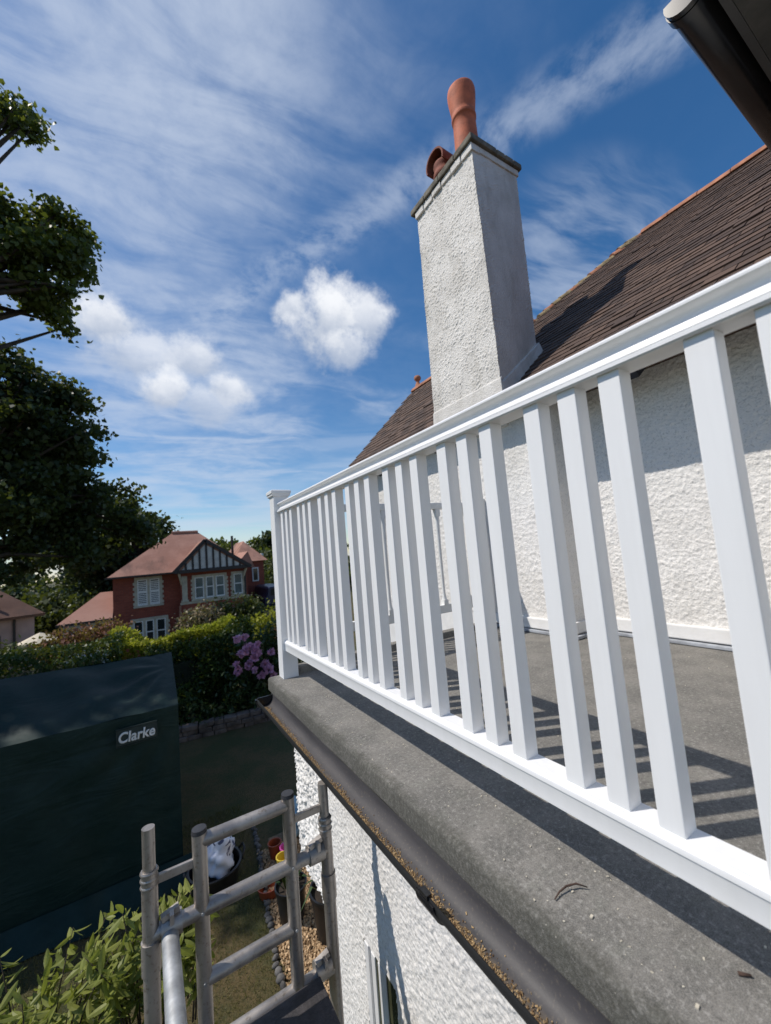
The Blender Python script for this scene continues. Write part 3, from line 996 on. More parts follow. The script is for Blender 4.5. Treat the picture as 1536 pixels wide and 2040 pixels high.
EX, EZ, PA = 1.83, 1.81, 0.88            # eave line of the main roof, its pitch
XR = 4.93; ZR = EZ + PA * (XR - EX)      # ridge
Y0 = 2.23                                # ridge end, then the hip
roof = MB()
yE = Y0 + (XR - EX)
roof.add([(EX, -2, EZ), (XR, -2, ZR), (XR, Y0, ZR), (EX, yE, EZ), (XR + 3.1, -2, EZ), (XR + 3.1, yE, EZ)],
         [(0, 3, 2, 1), (1, 2, 5, 4), (3, 5, 2), (0, 1, 4), (0, 4, 5, 3)]).build('roof', 'clay_tile', house)
roof_o = bpy.data.objects['roof']
PB = 1.03; XB = 3.475; ZBR = EZ + PB * (XB - EX); YB0, YB1 = 3.25, 5.476
roofB = MB()
roofB.add([(EX, YB0, EZ), (XB, YB0, ZBR), (2 * XB - EX, YB0, EZ), (EX, YB1, EZ), (XB, YB1, ZBR), (2 * XB - EX, YB1, EZ)],
          [(0, 3, 4, 1), (1, 4, 5, 2), (0, 1, 2), (3, 5, 4), (0, 2, 5, 3)])
roofB_o = roofB.build('gable_roof', 'clay_tile', house)


def tiles_on(eave_x, eave_z, pitch, ylim, nrows, parent, single_max, nm='tile', y_from=-0.35):
    """rows of plain tiles up a slope facing -x; the nearest are their own objects"""
    ang = math.atan(pitch)
    a_up = Vector((math.cos(ang), 0, math.sin(ang))); nn = Vector((-math.sin(ang), 0, math.cos(ang)))
    # each tile lies on the one below: tilt the tile a little
    tilt = 0.075
    a_t = (a_up * math.cos(tilt) - nn * math.sin(tilt)).normalized(); n_t = (nn * math.cos(tilt) + a_up * math.sin(tilt)).normalized()
    me_ = MB().obox((0, 0, 0), (1, 0, 0), (0, 1, 0), (0, 0, 1), 0.185, 0.160, 0.013).mesh('tile')
    me_.materials.append(MATS['clay_tile'])
    joined = MB(); count = 0; cand = []
    for r_ in range(nrows):
        s = r_ * 0.100
        off_ = 0.0825 if r_ % 2 else 0.0
        hi = ylim(s)
        y = y_from + off_
        while y < hi - 0.06:
            jig = RNG.normal(size=4)
            c = Vector((eave_x, y + 0.08, eave_z)) + a_up * (s + 0.065 + jig[0] * .004) + nn * (0.016 + abs(jig[1]) * .0035)
            rotz = jig[2] * 0.012
            ax = (a_t + Vector((0, 1, 0)) * rotz).normalized()
            nz = (n_t + a_t * jig[3] * .012).normalized()
            ay = nz.cross(ax).normalized(); nz = ax.cross(ay).normalized()
            d = (c - CAM).length
            zx = (c.z - .75) / (c.x + .75)
            vis = 0.455 < zx and c.y / (c.x + .75) > .15
            cand.append((0 if vis else 1, d, c, ax, ay, nz))
            y += 0.165
    cand.sort(key=lambda q: (q[0], q[1]))
    for i, (v_, d, c, ax, ay, nz) in enumerate(cand):
        if i < single_max:
            o = bpy.data.objects.new(nm, me_); COL.objects.link(o)
            o.parent = parent
            o.matrix_parent_inverse = Matrix.Identity(4)
            o.matrix_world = Matrix(((ax.x, ay.x, nz.x, c.x), (ax.y, ay.y, nz.y, c.y), (ax.z, ay.z, nz.z, c.z), (0, 0, 0, 1)))
        else:
            joined.obox(c, ax, ay, nz, 0.185, 0.160, 0.013)
    if joined.v:
        o = joined.build('tile_courses', 'clay_tile', parent); o['kind'] = 'stuff'
    return


cA = math.cos(math.atan(PA))
tiles_on(EX - .02, EZ + .012, PA, lambda s: Y0 + (XR - EX) - s * cA - .02, 42, roof_o, 300)
cB = math.cos(math.atan(PB))
tiles_on(EX - .02, EZ + .012, PB, lambda s: YB1 + .02, 23, roofB_o, 0, y_from=YB0)
# ridge tiles, bonnet hip with lichen, gable ridge with finial
for i in range(9):
    yA = Y0 - 0.02 - i * 0.31
    rm = MB()
    pr = [(XR + .125 * math.cos(t), ZR - .045 + .125 * math.sin(t)) for t in np.linspace(.25, math.pi - .25, 9)]
    pr2 = [(XR + .108 * math.cos(t), ZR - .045 + .108 * math.sin(t)) for t in np.linspace(math.pi - .25, .25, 9)]
    rm.extrude(pr + pr2, lambda a_, b_, t: (a_, t, b_ + (0.004 if i % 2 else 0)), yA - .303, yA)
    rm.build('ridge_tile', 'ridge_clay', roof_o, auto=.6)
hipdir = Vector((-1, 1, -PA)).normalized()
for i in range(24):
    c = Vector((XR, Y0, ZR)) + hipdir * (0.06 + i * 0.115) + Vector((0, 0, .025)) + Vector(RNG.normal(size=3)) * .008
    hm = MB()
    side = hipdir.cross(Vector((0, 0, 1))).normalized(); upn = side.cross(hipdir).normalized()
    pr = [(.085 * math.cos(t), .055 * math.sin(t)) for t in np.linspace(-.15, math.pi + .15, 8)]
    tl = hipdir * (.075); sag = upn * RNG.uniform(.004, .014)
    hm.extrude(pr, lambda a_, b_, t: c + side * a_ + upn * b_ + tl * t + (sag if t > 0 else -sag), -1, 1)
    hm.build('hip_tile', 'lichen_mortar' if i % 3 else 'ridge_clay', roof_o, auto=.7)
for i in range(4):
    yA = YB1 + .03 - i * .33
    rm = MB()
    pr = [(XB + .11 * math.cos(t), ZBR - .03 + .11 * math.sin(t)) for t in np.linspace(.2, math.pi - .2, 9)]
    rm.extrude(pr + [(XB - .09, ZBR - .02), (XB + .09, ZBR - .02)], lambda a_, b_, t: (a_, t, b_), yA - .32, yA)
    rm.build('ridge_tile', 'ridge_clay', roofB_o, auto=.6)
fin = MB().lathe([(.06, 0), (.045, .05), (.03, .08), (.03, .11), (.055, .13), (.065, .165), (.05, .20), (.0, .215)], (XB, YB1 - .06, ZBR + .06), 14)
fin.build('finial', 'ridge_clay', roofB_o, smooth=True)
# eaves: gutter, rafter feet, soffit boards
gm_ = MB()
pr = [(EX - .075 + .05 * math.cos(t), EZ - .005 + .05 * math.sin(t)) for t in np.linspace(0, -math.pi, 13)]
pr2 = [(EX - .075 + .054 * math.cos(t), EZ - .005 + .054 * math.sin(t)) for t in np.linspace(-math.pi, 0, 13)]
gm_.extrude(pr + pr2, lambda a_, b_, t: (a_, t, b_), -2, 5.5)
gm_.build('eaves_gutter', 'black_gutter', house, auto=.7)
MB().box(EX - .012, EX + .012, -2, 5.45, EZ - .065, EZ - .012).build('eaves_fascia', 'fascia_black', house)
for i in range(13):
    y = 0.02 + i * 0.392
    MB().bar((EX + .016, y, EZ - .095), (WX + .05 if y < BY else BX + .05, y, EZ - .095 + PA * .3), .055, .10).build('rafter_foot', 'rafter_paint', house)
MB().box(EX + .02, WX + .02, -2, 5.45, EZ + .02, EZ + .045).build('soffit', 'soffit_grey', house)

# chimney
chim = MB()
CZ0, CZ1 = 1.70, 4.335
bt = [(1.90, 2.242), (2.51, 2.30), (2.51, 3.20), (1.90, 3.174)]
tp = [(1.905, 2.278), (2.505, 2.278), (2.505, 3.132), (1.905, 3.132)]
chim.add([(x, y, CZ0) for x, y in bt] + [(x, y, CZ1) for x, y in tp], [(3, 2, 1, 0), (4, 5, 6, 7), (0, 1, 5, 4), (1, 2, 6, 5), (2, 3, 7, 6), (3, 0, 4, 7)])
chim_o = chim.build('chimney', 'chimney_render', house)


def lerp_face(a0, a1, b0, b1):
    a0, a1, b0, b1 = map(np.array, (a0, a1, b0, b1))
    return lambda u, v: tuple((a0 * (1 - u) + a1 * u) * (1 - v) + (b0 * (1 - u) + b1 * u) * v)


def chim_face(nm, i, j, nrm_, seed, su, sv, amp):
    f_ = lerp_face((*bt[i], CZ0), (*bt[j], CZ0), (*tp[i], CZ1), (*tp[j], CZ1))
    L = math.dist(bt[i], bt[j]); H = CZ1 - CZ0
    return rough_sheet(nm, lambda u, v: f_(u / L, v / H), 0, L, 0, H, 0.0066, amp, 0.0115, 'chimney_render', chim_o, nrm_, seed=seed)


chim_face('rendered_face', 3, 0, (-1, 0, 0), 31, 1, 1, .0070)
chim_face('rendered_face', 0, 1, (0, -1, 0), 33, 1, 1, .0058)
# smooth flashing fillets where the stack meets the roof
mb = MB()
mb.add([(1.876, 2.215, 1.70), (1.876, 3.20, 1.70), (1.8895, 3.178, 2.13), (1.8895, 2.236, 2.13), (1.91, 2.215, 1.70), (1.91, 3.20, 1.70), (1.91, 3.178, 2.15), (1.91, 2.236, 2.15)],
       [(0, 1, 2, 3), (4, 7, 6, 5), (0, 3, 7, 4), (1, 5, 6, 2), (3, 2, 6, 7), (0, 4, 5, 1)])
zr = lambda x: EZ + PA * (x - EX)
mb.add([(1.90, 2.205, zr(1.90) - .05), (2.56, 2.22, zr(2.56) - .05), (2.53, 2.27, zr(2.5) + .20), (1.90, 2.232, zr(1.90) + .22),
        (1.90, 2.30, zr(1.90) - .05), (2.56, 2.32, zr(2.56) - .05), (2.53, 2.32, zr(2.5) + .20), (1.90, 2.30, zr(1.90) + .22)],
       [(0, 1, 2, 3), (4, 7, 6, 5), (0, 3, 7, 4), (1, 5, 6, 2), (3, 2, 6, 7), (0, 4, 5, 1)])
mb.build('flashing_fillet', 'chimney_render', chim_o, bevel=.01)
# corbel of tile creasing and the oversailing slabs
nseg = 6
for i in range(nseg):
    y0_ = 2.262 + i * (0.886 / nseg); y1_ = y0_ + 0.886 / nseg - .010
    MB().box(1.885 - (.006 if i % 2 else 0), 1.99, y0_, y1_, 4.325 + RNG.uniform(-.008, .008), 4.392).build('corbel_tile', 'chimney_render', chim_o, bevel=.006)
MB().box(1.992, 2.525, 2.262, 3.148, 4.33, 4.392).build('corbel_course', 'chimney_render', chim_o, bevel=.008)
for i in range(4):
    y0_ = 2.236 + i * .2415
    MB().box(1.862, 2.20, y0_, y0_ + .237, 4.395, 4.455 + RNG.uniform(-.004, .006)).build('capping_slab', 'slab_stone', chim_o, bevel=.012)
for i in range(3):
    x_ = 2.203 + i * .118
    MB().box(x_, x_ + .114, 2.236, 3.20, 4.395, 4.452).build('capping_slab', 'slab_stone', chim_o, bevel=.012)
fl = MB().add([(1.93, 2.29, 4.45), (2.5, 2.29, 4.45), (2.5, 3.15, 4.45), (1.93, 3.15, 4.45), (2.06, 2.42, 4.56), (2.37, 2.42, 4.56), (2.37, 3.02, 4.56), (2.06, 3.02, 4.56)],
              [(4, 5, 6, 7), (0, 1, 5, 4), (1, 2, 6, 5), (2, 3, 7, 6), (3, 0, 4, 7)]).build('flaunching', 'slab_stone', chim_o)
pot = MB().lathe([(r_ * .735, z_) for r_, z_ in [(.176, 0), (.172, .10), (.160, .50), (.158, .60), (.168, .605), (.172, .62), (.172, .64), (.168, .65), (.162, .655), (.166, .69), (.176, .75), (.188, .82), (.196, .88), (.197, .92), (.190, .945), (.180, .952), (.170, .945), (.160, .90), (.150, .6), (.15, .3)]],
                 (2.20, 2.590, 4.50), 36)
pot.build('chimney_pot', 'terracotta', chim_o, smooth=True)
p2 = MB().lathe([(r_ * .74, z_) for r_, z_ in [(.150, 0), (.148, .16), (.140, .30), (.158, .31), (.166, .34), (.158, .37), (.138, .38), (.146, .42), (.156, .45), (.146, .48), (.115, .48), (.11, .3)]], (2.22, 2.975, 4.50), 30)
p2o = p2.build('short_chimney_pot', 'old_terracotta', chim_o, smooth=True)
hood = MB()
hc = Vector((2.22, 2.975, 4.90)); ax = Vector((1, .05, 0)).normalized(); ay = Vector((-.05, 1, 0)).normalized()
vs = []; nn_ = 14
for t in (-1, 1):
    for rr in (.140, .122):
        for i in range(nn_ + 1):
            a_ = -0.35 + (math.pi + .70) * i / nn_
            vs.append(hc + ax * (t * .14) + ay * (rr * math.cos(a_)) + Vector((0, 0, rr * 1.05 * math.sin(a_) + .05)))
fs = []
m1 = nn_ + 1
for i in range(nn_):
    fs += [(i, i + 1, 2 * m1 + i + 1, 2 * m1 + i), (m1 + i, 3 * m1 + i, 3 * m1 + i + 1, m1 + i + 1), (i, m1 + i, m1 + i + 1, i + 1), (2 * m1 + i, 2 * m1 + i + 1, 3 * m1 + i + 1, 3 * m1 + i)]
fs += [(0, 2 * m1, 3 * m1, m1), (nn_, m1 + nn_, 3 * m1 + nn_, 2 * m1 + nn_)]
hood.add(vs, fs).build('pot_hood', 'old_terracotta', chim_o, auto=.6)

# the wing on the right: overhanging eave with black gutter close above
wing = empty('house_wing', 'near eave with black gutter and soffit overhanging at top right', 'house wing', (2.0, -1.0, -2.8))
GZ2, GYO = 2.47, 0.445
MB().box(1.05, 2.15, -2.0, 0.02, 0.03, 2.36).build('wall', 'roughcast', wing)
pr = [(GYO - .058 + .058 * math.cos(t), GZ2 + .052 * math.sin(t)) for t in np.linspace(0, -math.pi, 17)]
pr = [(GYO + .004, GZ2 + .012)] + pr + [(GYO - .116, GZ2 + .012)]
pin = [(GYO - .058 + .054 * math.cos(t), GZ2 + .048 * math.sin(t)) for t in np.linspace(-math.pi, 0, 17)]
g2 = MB(); g2.extrude(pr + pin, lambda a_, b_, t: (t, a_, b_), 0.83, 4.0)
g2o = g2.build('gutter', 'black_gutter', wing, auto=.7)
g3 = MB()
pr = [(GYO - .058 + .064 * math.cos(t), GZ2 + .058 * math.sin(t)) for t in np.linspace(.25, -math.pi - .25, 17)]
g3.extrude(pr, lambda a_, b_, t: (t, a_, b_), 0.812, 0.846)
g3.extrude([(GYO - .058 + (a_ - GYO + .058) * .95, GZ2 + (b_ - GZ2) * .95) for a_, b_ in pr], lambda a_, b_, t: (t, a_, b_), 0.79, 0.812)
g3.build('gutter_stop_end', 'black_gutter', g2o, auto=.5)
MB().box(0.78, 4.0, .300, .322, 2.375, 2.53).build('fascia', 'fascia_black', wing)
MB().box(0.78, 4.0, 0.0, .299, 2.376, 2.392).build('soffit', 'soffit_grey', wing)
MB().add([(0.70, .36, 2.535), (4.2, .36, 2.535), (4.2, -2.4, 4.9), (0.70, -2.4, 4.9), (0.70, .36, 2.56), (4.2, .36, 2.56), (4.2, -2.4, 4.925), (0.70, -2.4, 4.925)],
         [(3, 2, 1, 0), (4, 5, 6, 7), (0, 1, 5, 4), (1, 2, 6, 5), (2, 3, 7, 6), (3, 0, 4, 7)]).build('roof', 'clay_tile', wing)

# ------------------------------------------------------------------ scaffold tower
sc = empty('scaffold_tower', 'weathered aluminium scaffold tower with ladder frame beside the white wall', 'scaffold', (-0.46, 1.6, -2.8))
YS = 1.604
XL, XA, XBm, XRr = -0.760, -0.613, -0.307, -0.166
RT = 0.0235


def upright(x, ztop, spigot):
    m_ = MB()
    if spigot:
        m_.tube((x, YS, -2.8), (x, YS, ztop - .125), RT, n=20)
        m_.tube((x, YS, ztop - .128), (x, YS, ztop), RT * .80, n=20)
    else:
        m_.tube((x, YS, -2.8), (x, YS, ztop), RT, n=20)
    o = m_.build('upright', 'aluminium', sc, auto=.6)
    if spigot:
        for dz_ in (.135, .155, .175):
            MB().lathe([(RT * 1.0, 0), (RT * 1.16, .004), (RT * 1.0, .009)], (x, YS, ztop - dz_), 18).build('spigot_ring', 'aluminium', o, smooth=True)
        MB().tube((x, YS, ztop - .42), (x, YS, ztop - .33), RT * 1.18, n=20).build('collar', 'aluminium', o, auto=.6)
    else:
        MB().tube((x, YS, ztop - .004), (x, YS, ztop + .009), RT * 1.06, RT * .98, n=20).build('end_cap', 'black_cap', o, auto=.6)
    return o


upright(XL, -0.075, True); upright(XRr, -0.150, True)


def inner_post(x):
    m_ = MB().tube((x, YS, -0.82), (x, YS, -0.148), RT, n=20)
    o = m_.build('ladder_stile', 'aluminium', sc, auto=.6)
    MB().tube((x, YS, -.150), (x, YS, -.137), RT * 1.07, RT * .97, n=20).build('end_cap', 'black_cap', o, auto=.6)
    for z_ in (-.39, -.60, -.81):
        MB().tube((x, YS - RT - .004, z_), (x, YS - RT + .002, z_), .005, n=8).build('rivet', 'galvanised', o)


inner_post(XA); inner_post(XBm)
for xa, xb, z_, r_ in ((XA, XBm, -.178, RT * .95), (XL, XRr, -.392, RT * 1.0), (XA, XBm, -.605, RT * .92), (XL, XRr, -.812, RT * 1.0)):
    MB().tube((xa, YS, z_), (xb, YS, z_), r_, n=18).build('rung', 'aluminium', sc, auto=.6)
for xa, xb in ((XL, XA), (XBm, XRr)):
    MB().bar((xa, YS, -.238), (xb, YS, -.238), .012, .028).build('spacer_bar', 'aluminium', sc, bevel=.004)
for x, z_, s in ((XL + .058, -.385, 1), (XRr - .045, -.385, -1), (XRr - .045, -.79, -1)):
    cl = MB().tube((x - .03, YS, z_ - .006), (x + .03, YS, z_ - .006), RT * 1.45, n=14)
    cl.bar((x - .028, YS - .01, z_ + .03), (x + .022, YS - .01, z_ + .045), .022, .016).box(x - .006, x + .006, YS - .045, YS - .02, z_ + .02, z_ + .05)
    cl.build('brace_claw', 'aluminium', sc, auto=.5)
MB().tube((-0.708, YS - .03, -.405), (-0.708, -0.9, -.405), .0245, n=22).build('guard_tube', 'galvanised', sc, auto=.6)
MB().box(-0.70, -0.235, -0.9, YS - .035, -.800, -.782).build('platform', 'ply_deck', sc, bevel=.003)
for y in (YS,):
    MB().tube((XL, -.88, -2.8), (XL, -.88, -.08), RT, n=16).build('upright', 'aluminium', sc, auto=.6)
    MB().tube((XRr, -.88, -2.8), (XRr, -.88, -.15), RT, n=16).build('upright', 'aluminium', sc, auto=.6)

# ------------------------------------------------------------------ green shelter with lettering
tent = empty('green_shelter', 'dark green fabric shelter with white lettering on the lawn', 'shelter', (-2.4, 6.9, -2.8))
TX1, TX0, TY0, TY1, TYR = -0.44, -4.6, 5.70, 8.1, 6.9
ZEV, ZRG = -0.915, -0.50


def tent_panel(nm, A, B, C_, D_, nu, nv, nrm_, amp, seed, corner):
    A, B, C_, D_ = map(np.array, (A, B, C_, D_))
    vs = []
    for i in range(nu + 1):
        for j in range(nv + 1):
            u_, v_ = i / nu, j / nv
            p = (A * (1 - u_) + B * u_) * (1 - v_) + (D_ * (1 - u_) + C_ * u_) * v_
            e_ = min(u_, 1 - u_, .25) * 4 * min(v_, 1 - v_, .25) * 4
            x_, y_, z_ = p
            # folds radiating from the strained corner, plus soft sag
            th = math.atan2((corner[1] - (z_ + y_ * .3)), (corner[0] - x_) + 1e-3)
            rr = math.hypot(corner[0] - x_, corner[1] - (z_ + y_ * .3))
            f_ = math.sin(th * 15 + 1.3 * seed) * math.exp(-rr * .9) * min(1, rr * 2.5) * .9 + .55 * math.sin(x_ * 3.1 + seed) * math.sin((z_ + y_) * 2.3) \
                + .35 * math.sin(x_ * 9 + 2.0 * (z_ + y_) * 2 + seed * 2)
            calm = 1 - .95 * math.exp(-((x_ + .87) / .32) ** 4 - ((z_ + 1.11) / .2) ** 4) if seed == 1 else 1.0
            vs.append(p + np.array(nrm_) * f_ * amp * calm * (.15 + .85 * min(1, e_ * 1.5)))
    fs = [(i * (nv + 1) + j, (i + 1) * (nv + 1) + j, (i + 1) * (nv + 1) + j + 1, i * (nv + 1) + j + 1) for i in range(nu) for j in range(nv)]
    return MB().add(vs, fs).build(nm, 'green_tarp', tent, smooth=True)


tent_panel('front_panel', (TX0, TY0, -2.8), (TX1, TY0, -2.8), (TX1, TY0, ZEV), (TX0, TY0, ZEV), 110, 50, (0, -1, 0), .036, 1, (TX1, ZEV + TY0 * .3))
tent_panel('roof_panel', (TX0, TY0, ZEV), (TX1, TY0, ZEV), (TX1, TYR, ZRG), (TX0, TYR, ZRG + .10), 110, 34, (0, -.33, .94), .050, 2, (TX1, ZEV + .2 + TYR * .3))
tent_panel('roof_panel', (TX0, TYR, ZRG + .10), (TX1, TYR, ZRG), (TX1, TY1, ZEV), (TX0, TY1, ZEV), 40, 10, (0, .33, .94), .02, 3, (TX1, 0))
mb = MB().add([(TX1, TY0, -2.8), (TX1, TY1, -2.8), (TX1, TY1, ZEV), (TX1, TYR, ZRG), (TX1, TY0, ZEV)], [(0, 1, 2, 3, 4)])
mb.build('end_panel', 'green_tarp', tent)
mb = MB().add([(TX0, TY1, -2.8), (TX1, TY1, -2.8), (TX1, TY1, ZEV), (TX0, TY1, ZEV)], [(0, 1, 2, 3)]); mb.build('rear_panel', 'green_tarp', tent)
mb = MB()
for i in range(60):
    pass
sk = []
for i in range(121):
    x = TX0 + (TX1 + .12 - TX0) * i / 120
    sk.append((x, TY0 - .03, -2.62)); sk.append((x, TY0 - .20 - .04 * math.sin(x * 7) - .03 * math.sin(x * 17), -2.74)); sk.append((x, TY0 - .34 - .05 * math.sin(x * 5 + 1), -2.785))
MB().add(sk, [(3 * i + j, 3 * i + 3 + j, 3 * i + 4 + j, 3 * i + 1 + j) for i in range(120) for j in range(2)]).build('ground_skirt', 'green_tarp', tent, smooth=True)
cu = bpy.data.curves.new('lettering', 'FONT'); cu.body = 'Clarke'; cu.size = .155; cu.extrude = .002; cu.bevel_depth = .0045; cu.bevel_resolution = 0; cu.shear = .12; cu.space_character = 1.02
to = bpy.data.objects.new('lettering_tmp', cu); COL.objects.link(to)
dg = bpy.context.evaluated_depsgraph_get()
me = bpy.data.meshes.new_from_object(to.evaluated_get(dg)); bpy.data.objects.remove(to)
xs_ = [v.co.x for v in me.vertices]; wd_ = max(xs_) - min(xs_); mn = min(xs_)
me.transform(Matrix.Translation((-1.045, TY0 - .066, -1.165)) @ Matrix.Rotation(R(90), 4, 'X') @ Matrix.Scale(.355 / wd_, 4, (1, 0, 0)) @ Matrix.Translation((-mn, 0, 0)))
me.materials.append(MATS['logo_white'])
link('lettering', me, None, tent)
MB().box(-1.06, -.675, TY0 - .060, TY0 - .045, -1.195, -1.03).build('logo_patch', 'logo_patch', tent)
fr = MB()
for b_ in ((-1.068, -.667, -1.022, -1.016), (-1.068, -.667, -1.211, -1.205), (-1.068, -1.062, -1.205, -1.022), (-.673, -.667, -1.205, -1.022)):
    fr.box(b_[0], b_[1], TY0 - .064, TY0 - .045, b_[2], b_[3])
fr.build('logo_border', 'logo_patch', tent)

# ------------------------------------------------------------------ things on the ground by the wall
gb = MB().add([(0.16, 3.0, -2.796), (1.6, 3.0, -2.796), (1.6, 5.6, -2.796), (0.52, 5.6, -2.796), (0.26, 4.3, -2.796)], [(0, 1, 2, 3, 4)])
tag(gb.build('gravel_bed', 'gravel_bed'), 'strip of ground under the golden gravel', kind='structure')
mb = MB()
for i in range(9000):
    y = RNG.uniform(3.1, 5.4); x = RNG.uniform(.10 + (y - 3.4) * .09 + .05, 1.25)
    s = RNG.uniform(.008, .018)
    v1 = Vector(RNG.normal(size=3)).normalized(); v2 = v1.orthogonal().normalized(); v3 = v1.cross(v2)
    mb.obox((x, y, -2.79 + RNG.uniform(0, .012)), v1, v2, v3, s * 1.3, s, s * .8)
tag(mb.build('golden_gravel', 'gravel'), 'golden gravel beside the plant pots', 'gravel', kind='stuff')
edg = empty('cobble_edging', 'curved row of small grey cobbles edging the lawn', 'edging', (.25, 4.0, -2.8))
cob = None
for i in range(46):
    y = 2.9 + i * .068; x = .145 + (y - 3.5) * .10 + .03 * math.sin(y * 1.3)
    m_ = MB()
    if cob is None:
        m_.lathe([(0, -.035), (.032, -.02), (.040, 0), (.030, .026), (0, .036)], n=9)
        cob = m_.build('cobble', 'cobble', edg, smooth=True); o = cob
    else:
        o = cob.copy(); COL.objects.link(o); o.parent = edg; o.matrix_parent_inverse = cob.matrix_parent_inverse.copy()
    o.location = (x + RNG.normal() * .008, y, -2.772); o.rotation_euler = (RNG.normal() * .2, RNG.normal() * .2, RNG.uniform(0, 6)); o.scale = (RNG.uniform(.5, .95), RNG.uniform(.55, 1.05), RNG.uniform(.5, .9))


def pot_obj(name, label, c, r, h, tall, spikes):
    root = empty(name, label, 'plant pot', c, None)
    cx_, cy_, cz_ = c
    MB().lathe([(0.001, 0), (r * .78, 0), (r * .97, h * .90), (r * 1.05, h * .91), (r * 1.06, h), (r * .97, h), (r * .93, h * .9)], c, 30).build('pot', 'black_plastic', root, auto=.7)
    MB().lathe([(0.001, h * .88), (r * .94, h * .88)], c, 20).build('soil', 'soil', root)
    if spikes:
        m_ = MB()
        for i in range(spikes):
            a_ = RNG.uniform(0, 6.28); lean = abs(RNG.normal(.35, .25)); L = tall * RNG.uniform(.6, 1.15)
            b0 = Vector((cx_ + r * .5 * math.cos(a_) * RNG.random(), cy_ + r * .5 * math.sin(a_) * RNG.random(), cz_ + h * .88))
            d = Vector((math.cos(a_) * lean, math.sin(a_) * lean, 1)).normalized(); s = Vector((-math.sin(a_), math.cos(a_), 0)) * .011
            p1 = b0 + d * L * .6; p2_ = b0 + d * L - Vector((0, 0, lean * L * .45)) + Vector((d.x, d.y, 0)) * L * .15
            m_.add([b0 - s, b0 + s, p1 + s * 1.2, p1 - s * 1.2, p2_], [(0, 1, 2, 3), (3, 2, 4)])
        m_.build('leaves', 'leaf_spiky', root)
    return root


pot_obj('plant_pot', 'large black pot with dark spiky plant on the gravel', (.70, 3.92, -2.79), .20, .40, .55, 60)
pot_obj('plant_pot', 'smaller black pot behind the scaffold frame on the gravel', (.42, 4.30, -2.79), .15, .32, .3, 26)


def lumpy(name, label, cat, c, size, mat, seed, rot=0.0):
    bm = bmesh.new(); bmesh.ops.create_icosphere(bm, subdivisions=4, radius=1)
    for v in bm.verts:
        p = v.co
        f_ = 1 + .22 * math.sin(p.x * 4 + seed) * math.sin(p.y * 3.3 + seed * 2) + .13 * math.sin(p.z * 8 + p.x * 5 + seed) + .06 * math.sin(p.y * 15 + p.z * 9)
        p.z = max(-.55, p.z)
        v.co = Vector((p.x * f_ * size[0], p.y * f_ * size[1], p.z * f_ * size[2]))
    me_ = bpy.data.meshes.new(name); bm.to_mesh(me_); bm.free()
    o = link(name, me_, mat, None, True); o.location = c; o.rotation_euler = (0, 0, rot)
    return tag(o, label, cat)


tub = empty('black_tub', 'round black tub on the lawn beside the green shelter', 'tub', (-.16, 5.20, -2.8))
MB().lathe([(.001, 0), (.22, 0), (.27, .22), (.285, .225), (.285, .24), (.26, .24), (.21, .02), (.001, .02)], (-.16, 5.20, -2.798), 30).build('bowl', 'black_plastic', tub, auto=.7)
for s in (-1, 1):
    MB().path([(-.16 + s * .27, 5.10, -2.57), (-.16 + s * .31, 5.15, -2.50), (-.16 + s * .31, 5.25, -2.50), (-.16 + s * .27, 5.30, -2.57)], .012, 8).build('handle', 'black_plastic', tub, smooth=True)
lumpy('compost_bag', 'crumpled white printed sack slumped in the black tub', 'sack', (-.13, 5.19, -2.50), (.20, .17, .23), 'bag_print', 1.7, .5)
lumpy('cloth_bag', 'pale blue cloth bag lying past the wall corner', 'bag', (.95, 5.45, -2.62), (.24, .20, .22), 'blue_cloth', 3.1, .2)
MB
to_ = MB().lathe([(.001, 0), (.09, 0), (.12, .10), (.125, .11), (.115, .11), (.085, .01), (.001, .01)], (.30, 4.72, -2.79), 20).build('plant_saucer', 'orange_plastic', auto=.7)
tag(to_, 'bright orange plastic saucer beside the cobble edging', 'saucer')
for i, (c, mt, lb) in enumerate([((.50, 5.20, -2.79), 'orange_plastic', 'orange planter trough among coloured tubs'), ((.60, 5.05, -2.79), 'magenta_plastic', 'small magenta tub next to the orange planter'), ((.52, 4.92, -2.79), 'yellow_plastic', 'small yellow tub in front of the magenta one')]):
    o = MB().lathe([(.001, 0), (.055, 0), (.075, .16), (.082, .165), (.082, .175), (.07, .175), (.05, .02), (.001, .02)], c, 18).build('garden_tub', mt, auto=.7)
    tag(o, lb, 'tub')

# grass blades on the near lawn
n = 26000
gxp = RNG.uniform(-2.2, .35, n); gyp = RNG.uniform(2.6, 6.6, n)
keep = gxp < .10 + (gyp - 3.5) * .10
gxp = gxp[keep]; gyp = gyp[keep]; n = len(gxp)
b0 = np.stack([gxp, gyp, np.full(n, -2.802)], 1)
an = RNG.uniform(0, 6.28, n); L = RNG.uniform(.02, .05, n)
sv = np.stack([np.cos(an), np.sin(an), np.zeros(n)], 1) * .0028
tip = b0 + np.stack([RNG.normal(0, .018, n), RNG.normal(0, .018, n), L], 1)
V = np.stack([b0 - sv, b0 + sv, tip], 1).reshape(-1, 3)
me = bpy.data.meshes.new('grass'); me.from_pydata(V.tolist(), [], np.arange(n * 3).reshape(-1, 3).tolist()); me.update()
tag(link('grass', me, 'grass_blade'), 'short dry grass of the garden lawn', 'grass', kind='stuff')

